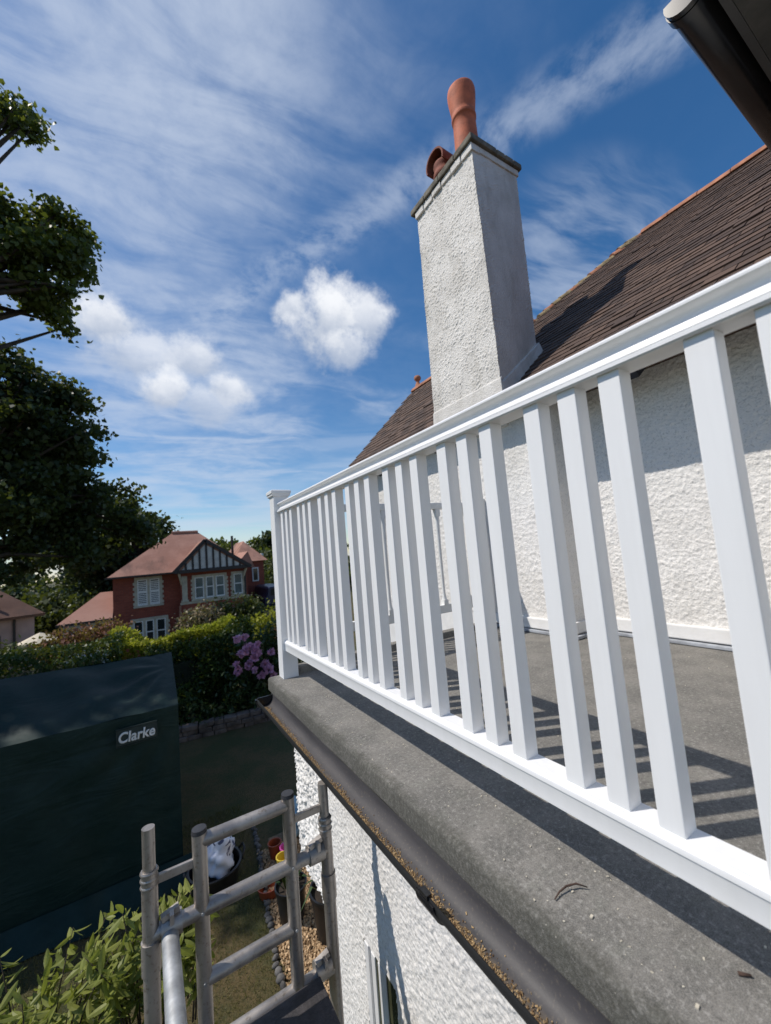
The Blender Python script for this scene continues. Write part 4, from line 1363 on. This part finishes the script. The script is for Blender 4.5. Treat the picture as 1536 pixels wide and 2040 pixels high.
# near shrub with long leaves, bottom left
sh = empty('leafy_shrub', 'sunlit shrub with long drooping green leaves beside the scaffold', 'shrub', (-1.35, 3.2, -2.8))
leaf = MB()
LL = .108
lv = []
for i, (t, wd_) in enumerate(((0, .003), (.2, .012), (.45, .017), (.7, .014), (.9, .007))):
    zz = -.10 * t * t * LL * 2
    lv += [(t * LL, -wd_, zz + .25 * wd_), (t * LL, 0, zz), (t * LL, wd_, zz + .25 * wd_)]
lv.append((LL, 0, -.2 * LL))
lf = []
for i in range(4):
    for j in range(2):
        lf.append((i * 3 + j, i * 3 + j + 1, i * 3 + 4 + j, i * 3 + 3 + j))
lf += [(12, 13, 15), (13, 14, 15)]
leaf_me = MB().add(lv, lf).mesh('leaf'); leaf_me.materials.append(MATS['leaf_shrub'])
LV = np.array(lv); cand = []
stems = MB()
blobs = [(-1.35, 3.25, -1.98, .75, .5, .55), (-.80, 3.15, -1.72, .33, .35, .40), (-1.75, 3.0, -2.02, .5, .5, .45), (-.62, 3.0, -1.55, .20, .22, .35)]
for b_ in blobs:
    nst = int(38 * (b_[3] / .5))
    for i in range(nst):
        d = Vector(RNG.normal(size=3)); d.z = abs(d.z) + .15; d.normalize()
        e = Vector(b_[:3]) + Vector((d.x * b_[3], d.y * b_[4], d.z * b_[5])) * RNG.uniform(.7, 1.15)
        s = Vector(b_[:3]) + Vector((d.x * .1, d.y * .1, -.35))
        mid = s.lerp(e, .6) + Vector((0, 0, .10))
        stems.path([s, mid, e], [.006, .004, .002], 5)
        for k_ in range(26):
            t = .25 + .75 * k_ / 25
            p = (s.lerp(mid, t / .6) if t < .6 else mid.lerp(e, (t - .6) / .4))
            ld = (e - s).normalized() * .45 + Vector(RNG.normal(size=3)) * .55; ld.z -= .55; ld.normalize()
            sd = ld.cross(Vector(RNG.normal(size=3) * .5) + Vector((0, 0, 1))).normalized()
            cand.append(((p - CAM).length, p, ld, sd, RNG.uniform(.6, 1.15)))
cand.sort(key=lambda q: q[0])
jl = MB()
for i, (dist, p, ld, sd, sc_) in enumerate(cand):
    nz = ld.cross(sd)
    M = Matrix(((ld.x * sc_, sd.x * sc_, nz.x * sc_, p.x), (ld.y * sc_, sd.y * sc_, nz.y * sc_, p.y), (ld.z * sc_, sd.z * sc_, nz.z * sc_, p.z), (0, 0, 0, 1)))
    if i < 260:
        o = bpy.data.objects.new('leaf', leaf_me); COL.objects.link(o); o.parent = sh; o.matrix_parent_inverse = Matrix.Translation(-Vector(sh.location)); o.matrix_basis = M
    else:
        jl.add([M @ Vector(q) for q in lv], lf)
o = jl.build('foliage', 'leaf_shrub', sh); o['kind'] = 'stuff'
for i in range(5):
    a_ = i * 1.3
    stems.path([(-1.3 + .1 * math.cos(a_), 3.2 + .1 * math.sin(a_), -2.8), (-1.3 + .35 * math.cos(a_), 3.2 + .2 * math.sin(a_), -2.2), (-1.2 + .5 * math.cos(a_), 3.15 + .3 * math.sin(a_), -1.8)], [.02, .014, .008], 6)
stems.build('stems', 'bark', sh, smooth=True)

# ------------------------------------------------------------------ hedges and garden planting
def hedge(name, label, x0_, x1_, y0_, y1_, z0_, z1_, leafsz, n, mat, group=None, lump=.12, seed=1):
    root = empty(name, label, 'hedge', ((x0_ + x1_) / 2, (y0_ + y1_) / 2, z0_), group)
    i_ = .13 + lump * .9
    MB().box(x0_ + i_, x1_ - i_, y0_ + i_, y1_ - i_, z0_, z1_ - i_).build('dark_core', 'hedge_core', root)  # solid dark green box filling the hedge behind its leaves
    A = [('t', (x1_ - x0_) * (y1_ - y0_)), ('f', (x1_ - x0_) * (z1_ - z0_)), ('l', (y1_ - y0_) * (z1_ - z0_)), ('r', (y1_ - y0_) * (z1_ - z0_))]
    tot = sum(a_[1] for a_ in A); out_ = []
    for k_, ar in A:
        m_ = int(n * ar / tot); u_ = RNG.random(m_); v_ = RNG.random(m_); dep = np.abs(RNG.normal(0, .09, m_))
        if k_ == 't': p = np.stack([x0_ + u_ * (x1_ - x0_), y0_ + v_ * (y1_ - y0_), z1_ - dep], 1)
        if k_ == 'f': p = np.stack([x0_ + u_ * (x1_ - x0_), y0_ + dep, z0_ + v_ * (z1_ - z0_)], 1)
        if k_ == 'l': p = np.stack([x0_ + dep, y0_ + u_ * (y1_ - y0_), z0_ + v_ * (z1_ - z0_)], 1)
        if k_ == 'r': p = np.stack([x1_ - dep, y0_ + u_ * (y1_ - y0_), z0_ + v_ * (z1_ - z0_)], 1)
        lum = (vnoise(p[:, 0] * 1.6 + 9, (p[:, 1] + p[:, 2]) * 1.6 + 5, seed) - .5) * 2 * lump
        p[:, 2] += lum * (p[:, 2] - z0_) / (z1_ - z0_)
        p[:, 1] -= lum * .7
        out_.append(p)
    quad_cloud('foliage', np.concatenate(out_), leafsz, mat, root, aspect=.6, droop=-.15)
    return root


def shrub(name, label, base, blobs, ncl, per, cr, leafsz, mat, cat='shrub', group=None, aspect=.55):
    root = empty(name, label, cat, base, group)
    pts_, c_ = clump_points(blobs, ncl, per, cr, .45)
    pts_ = pts_[pts_[:, 2] > base[2] - .02]
    quad_cloud('foliage', pts_, leafsz, mat, root, aspect=aspect, droop=0)
    m_ = MB()
    for b_ in blobs:
        m_.path([(base[0], base[1], base[2] - .05), ((base[0] + b_[0]) / 2, (base[1] + b_[1]) / 2, (base[2] + b_[2]) / 2), b_[:3]], [.05, .035, .012], 6)
    m_.build('stems', 'bark', root, smooth=True)
    return root


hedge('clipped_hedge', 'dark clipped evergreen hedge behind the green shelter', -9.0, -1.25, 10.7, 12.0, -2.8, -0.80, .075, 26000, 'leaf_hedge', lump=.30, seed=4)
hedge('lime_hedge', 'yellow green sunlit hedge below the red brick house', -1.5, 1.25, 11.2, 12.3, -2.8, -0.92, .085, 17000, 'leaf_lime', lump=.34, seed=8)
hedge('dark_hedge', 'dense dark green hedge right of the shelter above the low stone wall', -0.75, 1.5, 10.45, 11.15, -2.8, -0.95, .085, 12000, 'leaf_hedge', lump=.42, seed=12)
rh = shrub('rhododendron', 'dark rhododendron covered with purple pink flower heads', (1.75, 10.0, -2.8),
           [(1.35, 10.2, -1.55, .75, .6, .65), (2.05, 10.0, -1.6, .7, .6, .8), (1.7, 10.0, -2.2, .8, .6, .5), (2.4, 10.2, -1.3, .6, .5, .6)], 170, 30, .14, .13, 'leaf_rhodo', aspect=.36)
flower_spots = [(472, 1272), (487, 1268), (500, 1287), (513, 1283), (508, 1297), (488, 1296), (480, 1303), (493, 1290), (506, 1312), (472, 1325), (474, 1337), (493, 1330), (508, 1335), (520, 1345), (528, 1325), (540, 1300), (536, 1335), (545, 1345), (497, 1322), (515, 1300)]


def pix_ray(px, py):
    d = fw * 790.67 + r2 * (px - 768) - u2 * (py - 1020)
    return d.normalized()


def at_y(px, py, y):
    d = pix_ray(px, py)
    return CAM + d * ((y - CAM.y) / d.y)


fl_me = None
for i, (px, py) in enumerate(flower_spots):
    p = at_y(px, py, 9.42 + (i % 4) * .05)
    if fl_me is None:
        pp = RNG.normal(size=(60, 3)); pp /= np.linalg.norm(pp, axis=1)[:, None]
        o = quad_cloud('flower_head', pp * .025, .065, 'petal', rh, aspect=.9, normals=pp * 2.2, droop=0)
        fl_me = o.data
    else:
        o = link('flower_head', fl_me, None, rh)
    o.location = p; s = RNG.uniform(.9, 1.4); o.scale = (s, s, s); o.rotation_euler = tuple(RNG.uniform(0, 6, 3))
shrub('red_leaf_shrub', 'russet red leaved shrub in front of the pale annexe', (-2.2, 13.5, -2.9), [(-2.45, 13.5, -.98, .65, .5, .45), (-1.65, 13.5, -.92, .45, .45, .45), (-2.9, 13.5, -1.2, .5, .4, .35)], 90, 34, .16, .10, 'leaf_red')
shrub('pink_tipped_shrub', 'feathery shrub with pinkish tips below the timber gable', (1.05, 14.0, -3.0), [(.55, 14.0, -.98, .42, .4, .38), (.95, 14.0, -.86, .35, .4, .30)], 55, 34, .16, .11, 'leaf_pink')
shrub('round_green_shrub', 'rounded olive green shrub right of the pink tipped one', (1.9, 14.4, -3.0), [(1.60, 14.4, -.95, .55, .5, .50), (2.2, 14.2, -1.0, .55, .5, .6)], 90, 34, .17, .11, 'leaf_far')
shrub('bright_green_shrub', 'bright green bush beside the newel post', (3.0, 12.8, -2.8), [(2.6, 12.8, -1.40, .50, .5, .50), (3.2, 12.6, -1.05, .6, .6, .55), (1.75, 12.4, -1.40, .42, .4, .38), (2.2, 12.7, -1.25, .33, .4, .36)], 130, 34, .17, .10, 'leaf_lime')
shrub('copper_shrub', 'small copper leaved shrub above the purple flowers', (2.6, 10.9, -2.8), [(2.45, 10.9, -1.25, .30, .3, .30)], 26, 26, .10, .10, 'leaf_red')
shrub('loose_green_bush', 'loose pale green bush above the clipped hedge at far left', (-4.6, 13.2, -2.8), [(-5.2, 13.2, -1.05, 1.1, .7, .6), (-3.9, 13.2, -1.15, .9, .6, .5)], 110, 34, .20, .11, 'leaf_far')
shrub('border_plants', 'low dark leafy border plants at the foot of the hedge', (0.9, 9.9, -2.8), [(.1, 10.0, -2.5, .6, .3, .35), (.9, 9.9, -2.5, .6, .3, .35), (-.3, 10.1, -2.4, .5, .3, .4)], 70, 30, .13, .10, 'leaf_rhodo', 'plants')
# low dry stone wall in front of the border
dsw = empty('dry_stone_wall', 'low dry stone edging wall along the shaded border', 'stone wall', (1.0, 9.6, -2.8))
for row in range(3):
    x = -.9 + row * .1
    while x < 3.2:
        L = RNG.uniform(.16, .36)
        yy = 9.75 - (x + .9) * .14 + RNG.uniform(-.03, .03)
        MB().obox((x + L / 2, yy, -2.76 + row * .095), (1, -.14, RNG.normal() * .03), (.14, 1, 0), (0, 0, 1), L * .96, .22, .09).build('stone', 'garden_stone', dsw, bevel=.015)
        x += L

# ------------------------------------------------------------------ red brick house and neighbours
YH = 27.0
bh = empty('red_brick_house', 'red brick house with tiled hip roof and half timbered gable', 'house', (1.2, 30, -4.55))
xl, xr, ze, zg = -2.29, 4.80, 0.45, -4.55
xg0, xg1 = 0.75, 4.78                     # projecting gabled bay
YBAY = 26.35
MB().box(xl, xg0 + .3, YH, 34, zg, ze).box(xg0 + .3, xr, YH, 34, zg, ze - .003).build('wall', 'red_brick', bh)
MB().box(xg0 + .28, xr - .03, YBAY, YH + .01, zg, ze - .1).build('bay_wall', 'red_brick', bh)
# hipped main roof
ZRH = 3.02
rx0, rx1, ry = 0.86, 2.45, 30.3
ov = .3
MB().add([(xl - ov, YH - ov, ze - .02), (xr + ov, YH - ov, ze - .02), (xr + ov, 34 + ov, ze - .02), (xl - ov, 34 + ov, ze - .02), (rx0, ry, ZRH), (rx1, ry, ZRH)],
         [(0, 1, 5, 4), (1, 2, 5), (2, 3, 4, 5), (3, 0, 4), (3, 2, 1, 0)]).build('roof', 'roof_red', bh)
MB().tube((rx0, ry, ZRH + .02), (rx1, ry, ZRH + .02), .12, n=10).build('ridge_tiles', 'roof_red', bh)
# front gable with battens
gzb, gza, gxm = .44, 2.28, 2.35
gl, gr_ = .66, 4.92
YG = YBAY - .35
MB().add([(gl, YG - .1, gzb), (gxm, YG - .1, gza), (gr_, YG - .1, gzb), (gl, 30.5, gzb), (gxm, 30.5, gza), (gr_, 30.5, gzb)], [(0, 1, 4, 3), (1, 2, 5, 4), (0, 2, 1), (3, 4, 5), (0, 3, 5, 2)]).build('gable_roof', 'roof_red', bh)
gf = MB().add([(gl + .35, YG - .11, gzb + .02), (gxm, YG - .11, gza - .33), (gr_ - .35, YG - .11, gzb + .02), (gl + .35, YG - .02, gzb + .02), (gxm, YG - .02, gza - .33), (gr_ - .35, YG - .02, gzb + .02)], [(0, 2, 1), (3, 4, 5), (0, 1, 4, 3), (1, 2, 5, 4), (2, 0, 3, 5)])
gf.build('gable_panel', 'pebble_white', bh)
for s, (xa, xb) in ((-1, (gl - .02, gxm)), (1, (gr_ + .02, gxm))):
    MB().bar((xa, YG - .16, gzb - .03), (xb, YG - .16, gza - .08), .10, .20).build('barge_board', 'timber_black', bh)
MB().box(gl + .1, gr_ - .1, YG - .17, YG - .10, gzb - .10, gzb + .10).build('gable_beam', 'timber_black', bh)
for i in range(9):
    x = gl + .62 + i * .375
    t = (x - gl) / (gxm - gl) if x < gxm else (gr_ - x) / (gr_ - gxm)
    zt = gzb + (gza - gzb) * t - .2
    if zt > gzb + .2:
        MB().box(x - .055, x + .055, YG - .15, YG - .112, gzb + .08, zt).build('batten', 'timber_black', bh)
for x in (gl + .25, gr_ - .25):
    MB().bar((x, YG - .05, gzb - .05), (x + (.18 if x < 2 else -.18), YBAY - .02, gzb - .75), .10, .10).build('bracket', 'stone_trim', bh)


def window(x0_, x1_, z0_, z1_, y, lights, trim=.14, glass='window_glass', shutter=False, quoin=True):
    m_ = MB()
    m_.box(x0_, x1_, y - .06, y + .02, z1_ - trim, z1_).box(x0_ - .06, x1_ + .06, y - .10, y + .02, z0_, z0_ + trim * .8)
    m_.box(x0_, x0_ + trim, y - .06, y + .02, z0_ + trim * .8, z1_ - trim).box(x1_ - trim, x1_, y - .06, y + .02, z0_ + trim * .8, z1_ - trim)
    wdt = (x1_ - x0_ - 2 * trim)
    lw = wdt / lights
    for i in range(1, lights):
        xc = x0_ + trim + i * lw
        m_.box(xc - .06, xc + .06, y - .055, y + .02, z0_ + trim * .8, z1_ - trim)
    if quoin:
        for k_ in range(5):
            zz = z0_ + .15 + k_ * (z1_ - z0_ - .3) / 5
            m_.box(x0_ - .07, x0_ - .002, y - .05, y + .02, zz, zz + .15).box(x1_ + .002, x1_ + .07, y - .05, y + .02, zz, zz + .15)
    wo = m_.build('window', 'stone_trim', bh)
    for i in range(lights):
        a_ = x0_ + trim + i * lw + (.06 if i else 0); b_ = x0_ + trim + (i + 1) * lw - (.06 if i < lights - 1 else 0)
        zb, zt = z0_ + trim * .8, z1_ - trim
        MB().box(a_, b_, y - .012, y - .004, zb, zt).build('pane', glass, wo)
        s = MB()
        f_ = .055
        s.box(a_, a_ + f_, y - .04, y - .013, zb, zt).box(b_ - f_, b_, y - .04, y - .013, zb, zt).box(a_ + f_, b_ - f_, y - .04, y - .013, zt - f_, zt).box(a_ + f_, b_ - f_, y - .04, y - .013, zb, zb + f_ * 1.3)
        zm = zb + (zt - zb) * (.52)
        s.box(a_ + f_, b_ - f_, y - .04, y - .013, zm - .03, zm + .03)
        s.build('sash', 'sash_white', wo)
        if shutter:
            sh_ = MB(); nsl = 13
            for q in range(nsl):
                zz = zb + .08 + q * (zt - zb - .16) / nsl
                sh_.box(a_ + f_, b_ - f_, y - .036, y - .014, zz, zz + (zt - zb) / nsl * .52)
            sh_.build('shutter_slats', 'sash_white', wo)
    return wo


window(-1.28, .10, -1.38, .33, YH, 2, shutter=True)
window(1.62, 3.55, -1.33, .17, YBAY, 3, glass='curtain_glass')
window(3.82, 4.60, -1.33, .17, YBAY, 1, glass='curtain_glass')
window(1.08, 1.36, -1.33, .17, YBAY, 1, glass='curtain_glass', quoin=False)
window(-1.50, .36, -3.6, -1.98, YH, 3)
window(1.5, 4.5, -3.7, -2.0, YBAY, 4, glass='curtain_glass')
MB().box(xg0 + .22, xr + .02, YBAY - .05, YBAY + .02, -1.47, -1.34).build('string_course', 'stone_trim', bh)
MB().tube((.95, YBAY - .09, -4.5), (.95, YBAY - .09, -1.5), .06, n=8).build('porch_pipe', 'roof_red', bh)
MB().tube((4.62, YBAY - .09, -4.5), (4.62, YBAY - .09, .3), .05, n=8).build('downpipe', 'timber_black', bh)
MB().box(xl - .33, xg0, YH - .42, YH - .30, ze - .08, ze + .02).build('gutter', 'timber_black', bh)
# right hand rear wing
wg = empty('brick_wing', 'red brick rear wing right of the timber gable with small dormer roof', 'house wing', (6.0, 33, -4.55))
MB().box(4.83, 6.75, 30.0, 36, zg, .75).build('wall', 'red_brick', wg)
MB().add([(4.6, 29.7, .72), (7.0, 29.7, .72), (7.0, 36.3, .72), (4.6, 36.3, .72), (5.8, 32, 2.3), (5.8, 35, 2.3)], [(0, 1, 4), (1, 2, 5, 4), (2, 3, 5), (3, 0, 4, 5), (3, 2, 1, 0)]).build('roof', 'roof_red', wg)
MB().add([(4.35, 27.6, .55), (5.15, 27.6, 1.40), (5.55, 27.6, .30), (4.35, 31.0, .55), (5.15, 31, 1.40), (5.55, 31.0, .30)], [(0, 1, 4, 3), (1, 2, 5, 4), (0, 2, 1), (3, 4, 5)]).build('dormer_roof', 'roof_pink', wg)
MB().box(5.9, 6.35, 29.94, 30.0, -.75, .25).build('window', 'sash_white', wg)
MB().box(5.98, 6.27, 29.92, 29.935, -.67, .17).build('pane', 'window_glass', wg)
MB().tube((4.98, 32, 1.0), (4.98, 32, 2.75), .09, n=10).build('flue_pipe', 'timber_black', wg)
MB().lathe([(.13, 0), (.10, .3), (.14, .35), (.10, .5)], (6.9, 31, .75), 12).build('chimney_pot', 'pebble_white', wg)
# pale annexe with pink tiled roof on the left
an_ = empty('pale_annexe', 'low annexe with pink tiled roof left of the brick house', 'annexe', (-3.2, 28, -4.55))
ax0, ax1 = -4.45, -2.31
MB().box(ax0, ax1, 26.9, 31, zg, -1.72).build('wall', 'pale_wall', an_)
MB().add([(ax0 - .25, 26.6, -1.72), (ax1, 26.6, -1.74), (ax1, 31.2, -1.74), (ax0 - .25, 31.2, -1.72), (-3.0, 28.9, -.36), (ax1, 28.9, -.36)], [(0, 1, 5, 4), (1, 2, 5), (2, 3, 4, 5), (3, 0, 4), (3, 2, 1, 0)]).build('roof', 'roof_pink', an_)
MB().box(ax0 - .25, ax1, 26.5, 26.6, -1.82, -1.70).build('gutter', 'timber_black', an_)
for x in (-4.1, -3.2):
    o = MB().box(x, x + .55, 26.84, 26.9, -3.4, -2.1).build('window', 'sash_white', an_)
    MB().box(x + .07, x + .48, 26.82, 26.838, -3.3, -2.2).build('pane', 'window_glass', o)
# pink bungalow far left
pk = empty('pink_bungalow', 'pink rendered bungalow with brown tiled roof at far left', 'bungalow', (-5.42, 26, -4.55))
MB().box(-13, -5.42, 26.0, 33, zg, -.95).build('wall', 'pink_wall', pk)
MB().add([(-13.4, 25.6, -.95), (-5.1, 25.6, -.92), (-5.1, 33.4, -.95), (-13.4, 33.4, -.95), (-10, 29.5, 2.0), (-8.5, 29.5, 2.0)], [(0, 1, 5, 4), (1, 2, 5), (2, 3, 4, 5), (3, 0, 4), (3, 2, 1, 0)]).build('roof', 'roof_brown', pk)
MB().box(-13.4, -5.08, 25.48, 25.6, -1.05, -.92).build('gutter', 'roof_brown', pk)
MB().tube((-6.15, 25.93, -4.5), (-6.15, 25.93, -1.0), .05, n=8).build('downpipe', 'timber_black', pk)
o = MB().box(-6.95, -6.62, 25.95, 26.0, -2.6, -1.75).build('window', 'timber_black', pk)
MB().box(-6.9, -6.67, 25.93, 25.948, -2.55, -1.8).build('pane', 'window_glass', o)
MB().obox((-7.0, 26.55, -.15), (1, 0, 0), (0, .8, .6), (0, -.6, .8), .55, .8, .08).build('roof_light', 'pebble_white', pk)
MB().tube((-6.75, 26.1, -.9), (-6.75, 26.1, -.2), .07, n=8).build('vent_pipe', 'pebble_white', pk)
pk.rotation_euler = (0, 0, R(17))
# parasol between bungalow and annexe
ps = empty('garden_parasol', 'cream garden parasol between the bungalow and the annexe', 'parasol', (-5.0, 24.5, -4.5))
cp = MB()
vs = [(-4.95, 24.5, -1.72)] + [(-4.95 + .85 * math.cos(i * math.pi / 4), 24.5 + .85 * math.sin(i * math.pi / 4), -2.12) for i in range(8)]
cp.add(vs, [(0, 1 + i, 1 + (i + 1) % 8) for i in range(8)]).build('canopy', 'cream_canvas', ps)
MB().tube((-4.95, 24.5, -4.5), (-4.95, 24.5, -1.7), .03, n=8).build('pole', 'timber_black', ps)
# parked car glimpsed beside the newel post
car = empty('parked_car', 'dark blue car parked beyond the bushes beside the newel post', 'car', (6.9, 28.2, -4.55))
body = [(-.85, .3), (-.85, .75), (-.7, .85), (-.62, 1.35), (-.5, 1.45), (.5, 1.45), (.62, 1.35), (.7, .85), (.85, .75), (.85, .3)]
cz = -2.45
MB().extrude(body, lambda a_, b_, t: (6.55 + a_, t, cz + b_), 25.9, 29.5).build('body', 'car_paint', car, bevel=.08)
MB().add([(6.05, 25.87, cz + .9), (7.05, 25.87, cz + .9), (6.98, 25.86, cz + 1.32), (6.12, 25.86, cz + 1.32)], [(0, 1, 2, 3)]).build('windscreen', 'window_glass', car)
for sx_ in (-.72, .72):
    for yy in (26.6, 28.9):
        MB().tube((6.55 + sx_ - .1, yy, cz + .3), (6.55 + sx_ + .1, yy, cz + .3), .31, n=18).build('wheel', 'black_plastic', car, auto=.6)
MB().box(5.4, 8.2, 25.2, 30.5, -4.55, cz - .012).build('drive_bank', 'garden_stone')
tag(bpy.data.objects['drive_bank'], 'raised drive behind the bushes', kind='structure')

# ------------------------------------------------------------------ trees
def dirpos(az, el, hd):
    return (CAM.x + hd * math.sin(R(az)), CAM.y + hd * math.cos(R(az)), CAM.z + hd * math.tan(R(el)))


def blob(az, el, hd, rx, ry=None, rz=None):
    p = dirpos(az, el, hd)
    return (*p, rx, ry or rx, rz or rx * .8)


def boughs(bl, n_, f_=.42, push=.72):
    out_ = []
    for b_ in bl:
        for _ in range(n_):
            d = RNG.normal(size=3); d /= np.linalg.norm(d)
            rr = push * RNG.uniform(.55, 1.15)
            g_ = f_ * RNG.uniform(.65, 1.3)
            out_.append((b_[0] + d[0] * b_[3] * rr, b_[1] + d[1] * b_[4] * rr, b_[2] + d[2] * b_[5] * rr, b_[3] * g_, b_[4] * g_, b_[5] * g_ * .8))
    return out_


t1v = [blob(-11.5, 33.5, 12.5, 1.35, 1.4, 1.25), blob(-8.0, 35.8, 12.3, .75, .8, .55), blob(-7.2, 33.0, 12.5, .8, .8, .55), blob(-9.0, 29.0, 12.6, 1.0, 1.0, .65), blob(-14.2, 43.6, 12.3, .95, .9, .65)]
t1v = boughs(t1v, 9, .40, .80)
t1 = t1v + [
      (-6.3, 11.0, 7.4, 2.7, 2.4, 2.4), (-6.0, 9.9, 5.4, 2.0, 1.8, 1.4), (-8.2, 11.5, 6.5, 2.6, 2.6, 2.4), (-5.6, 12.4, 8.6, 2.0, 1.6, 1.8), (-7.6, 10.2, 7.9, 2.2, 1.8, 2.0), (-5.6, 11.6, 5.6, 2.2, 1.7, 1.5), (-6.2, 10.6, 6.4, 1.9, 1.9, 1.6), (-5.2, 9.6, 6.6, 1.5, 1.5, 1.2), (-7.6, 11.4, 8.6, 2.0, 2.0, 1.5)]
tree('sycamore_tree', 'broad green tree overhanging the garden at far left', 'tree', (-7.2, 11.2, -2.8), t1, 1250, 80, .19, .125, 'leaf_tree', .35, None, 60, 'lobed', .1, .8)
t2 = [blob(-13.5, 19.5, 19, 2.3, 2.2, 1.5), blob(-10.2, 17.5, 19, 2.0, 2, 1.2), blob(-13, 13.0, 19, 2.6, 2.4, 1.7), blob(-8.8, 12.5, 19.4, 2.2, 2, 1.0), blob(-13, 6, 19, 2.9, 2.4, 2.2), blob(-7.5, 8.5, 20, 2.4, 2, 1.2),
      blob(-12.5, 21.5, 19, 1.3, 1.3, .8), blob(-5.2, 9.5, 20, 1.2, 1.2, .8), blob(-9, 3.0, 20, 2.6, 2, 1.5), blob(-4.5, 4.5, 21, 2.2, 2, 1.3)]
t2 = boughs(t2, 8, .42, .78)
tree('oak_tree', 'tall dark oak behind the hedge at the left edge', 'tree', (-9.5, 18.5, -4.2), t2, 800, 64, .27, .17, 'leaf_dark', .4, None, 80, 'lobed', .1, .8)
t3 = [blob(-2.2, 6.8, 33, 2.6, 3, 1.5), blob(0.4, 5.2, 34, 1.5, 2, 1.3), blob(-4.2, 7.6, 33, 2.4, 2.6, 1.5), blob(-2.2, 2.8, 34, 3.2, 3, 2.3), blob(-5.6, 3.0, 33, 3.2, 3, 2.2), blob(1.2, 3.4, 35, 1.3, 1.5, 1.5), blob(-3, -1.5, 34, 3, 3, 2)]
t3 = boughs(t3, 7, .45, .75)
tree('dark_garden_tree', 'dark spreading tree behind the red brick house roof', 'tree', (-1.6, 34, -4.55), t3, 420, 60, .46, .27, 'leaf_dark', .4, None, 16, 'leaf', .25, .8)
for i, (az, el, hd, r_, mt, lb) in enumerate([
        (-11.5, -.6, 40, 3.6, 'leaf_far', 'sunlit olive tree above the pink bungalow roof'), (-7.2, -1.0, 38, 3.0, 'leaf_far', 'olive green tree left of the pale annexe'),
        (-15.0, 0.5, 44, 4.6, 'leaf_dark', 'shaded tree at the left edge beyond the bungalow'), (-4.6, -.4, 42, 3.2, 'leaf_tree', 'mid green tree just behind the annexe roof'),
        (-9.3, 2.2, 52, 5.0, 'leaf_dark', 'tall shaded tree behind the olive trees'),
        (7.6, 3.2, 75, 3.8, 'leaf_tree', 'round treetop just above the brick house ridge'), (10.8, 2.7, 80, 4.4, 'leaf_tree', 'far treetop right of the brick ridge'), (14.4, .9, 50, 4.0, 'leaf_far', 'olive yellow tree beside the newel post'),
        (17.0, 1.8, 55, 4.6, 'leaf_tree', 'green tree hidden behind the newel post'), (13.0, 1.6, 85, 4.6, 'leaf_dark', 'dark treetop beyond the rear wing'), (15.2, 3.6, 60, 2.2, 'leaf_dark', 'dark crown top touching the newel post'),
        (21.0, .5, 60, 5.5, 'leaf_tree', 'distant tree behind the balusters'), (27.0, .5, 70, 6.5, 'leaf_dark', 'distant dark tree behind the far railing')]):
    p = dirpos(az, el, hd)
    gz = -4.55
    bl = [(p[0], p[1], p[2] - r_ * .6, r_, r_, r_ * .75), (p[0] + r_ * .5, p[1], p[2] - r_ * .9, r_ * .7, r_ * .7, r_ * .6), (p[0] - r_ * .55, p[1], p[2] - r_ * 1.0, r_ * .7, r_ * .7, r_ * .6), (p[0], p[1], (p[2] + gz) / 2 - r_ * .3, r_ * 1.1, r_, max(.6, (p[2] - gz) * .35))]
    tree('background_tree', lb, 'tree', (p[0], p[1], gz), bl, 90, 44, r_ * .13, .0085 * hd, mt, .25, 'background trees', 6, 'leaf', .4, .8)
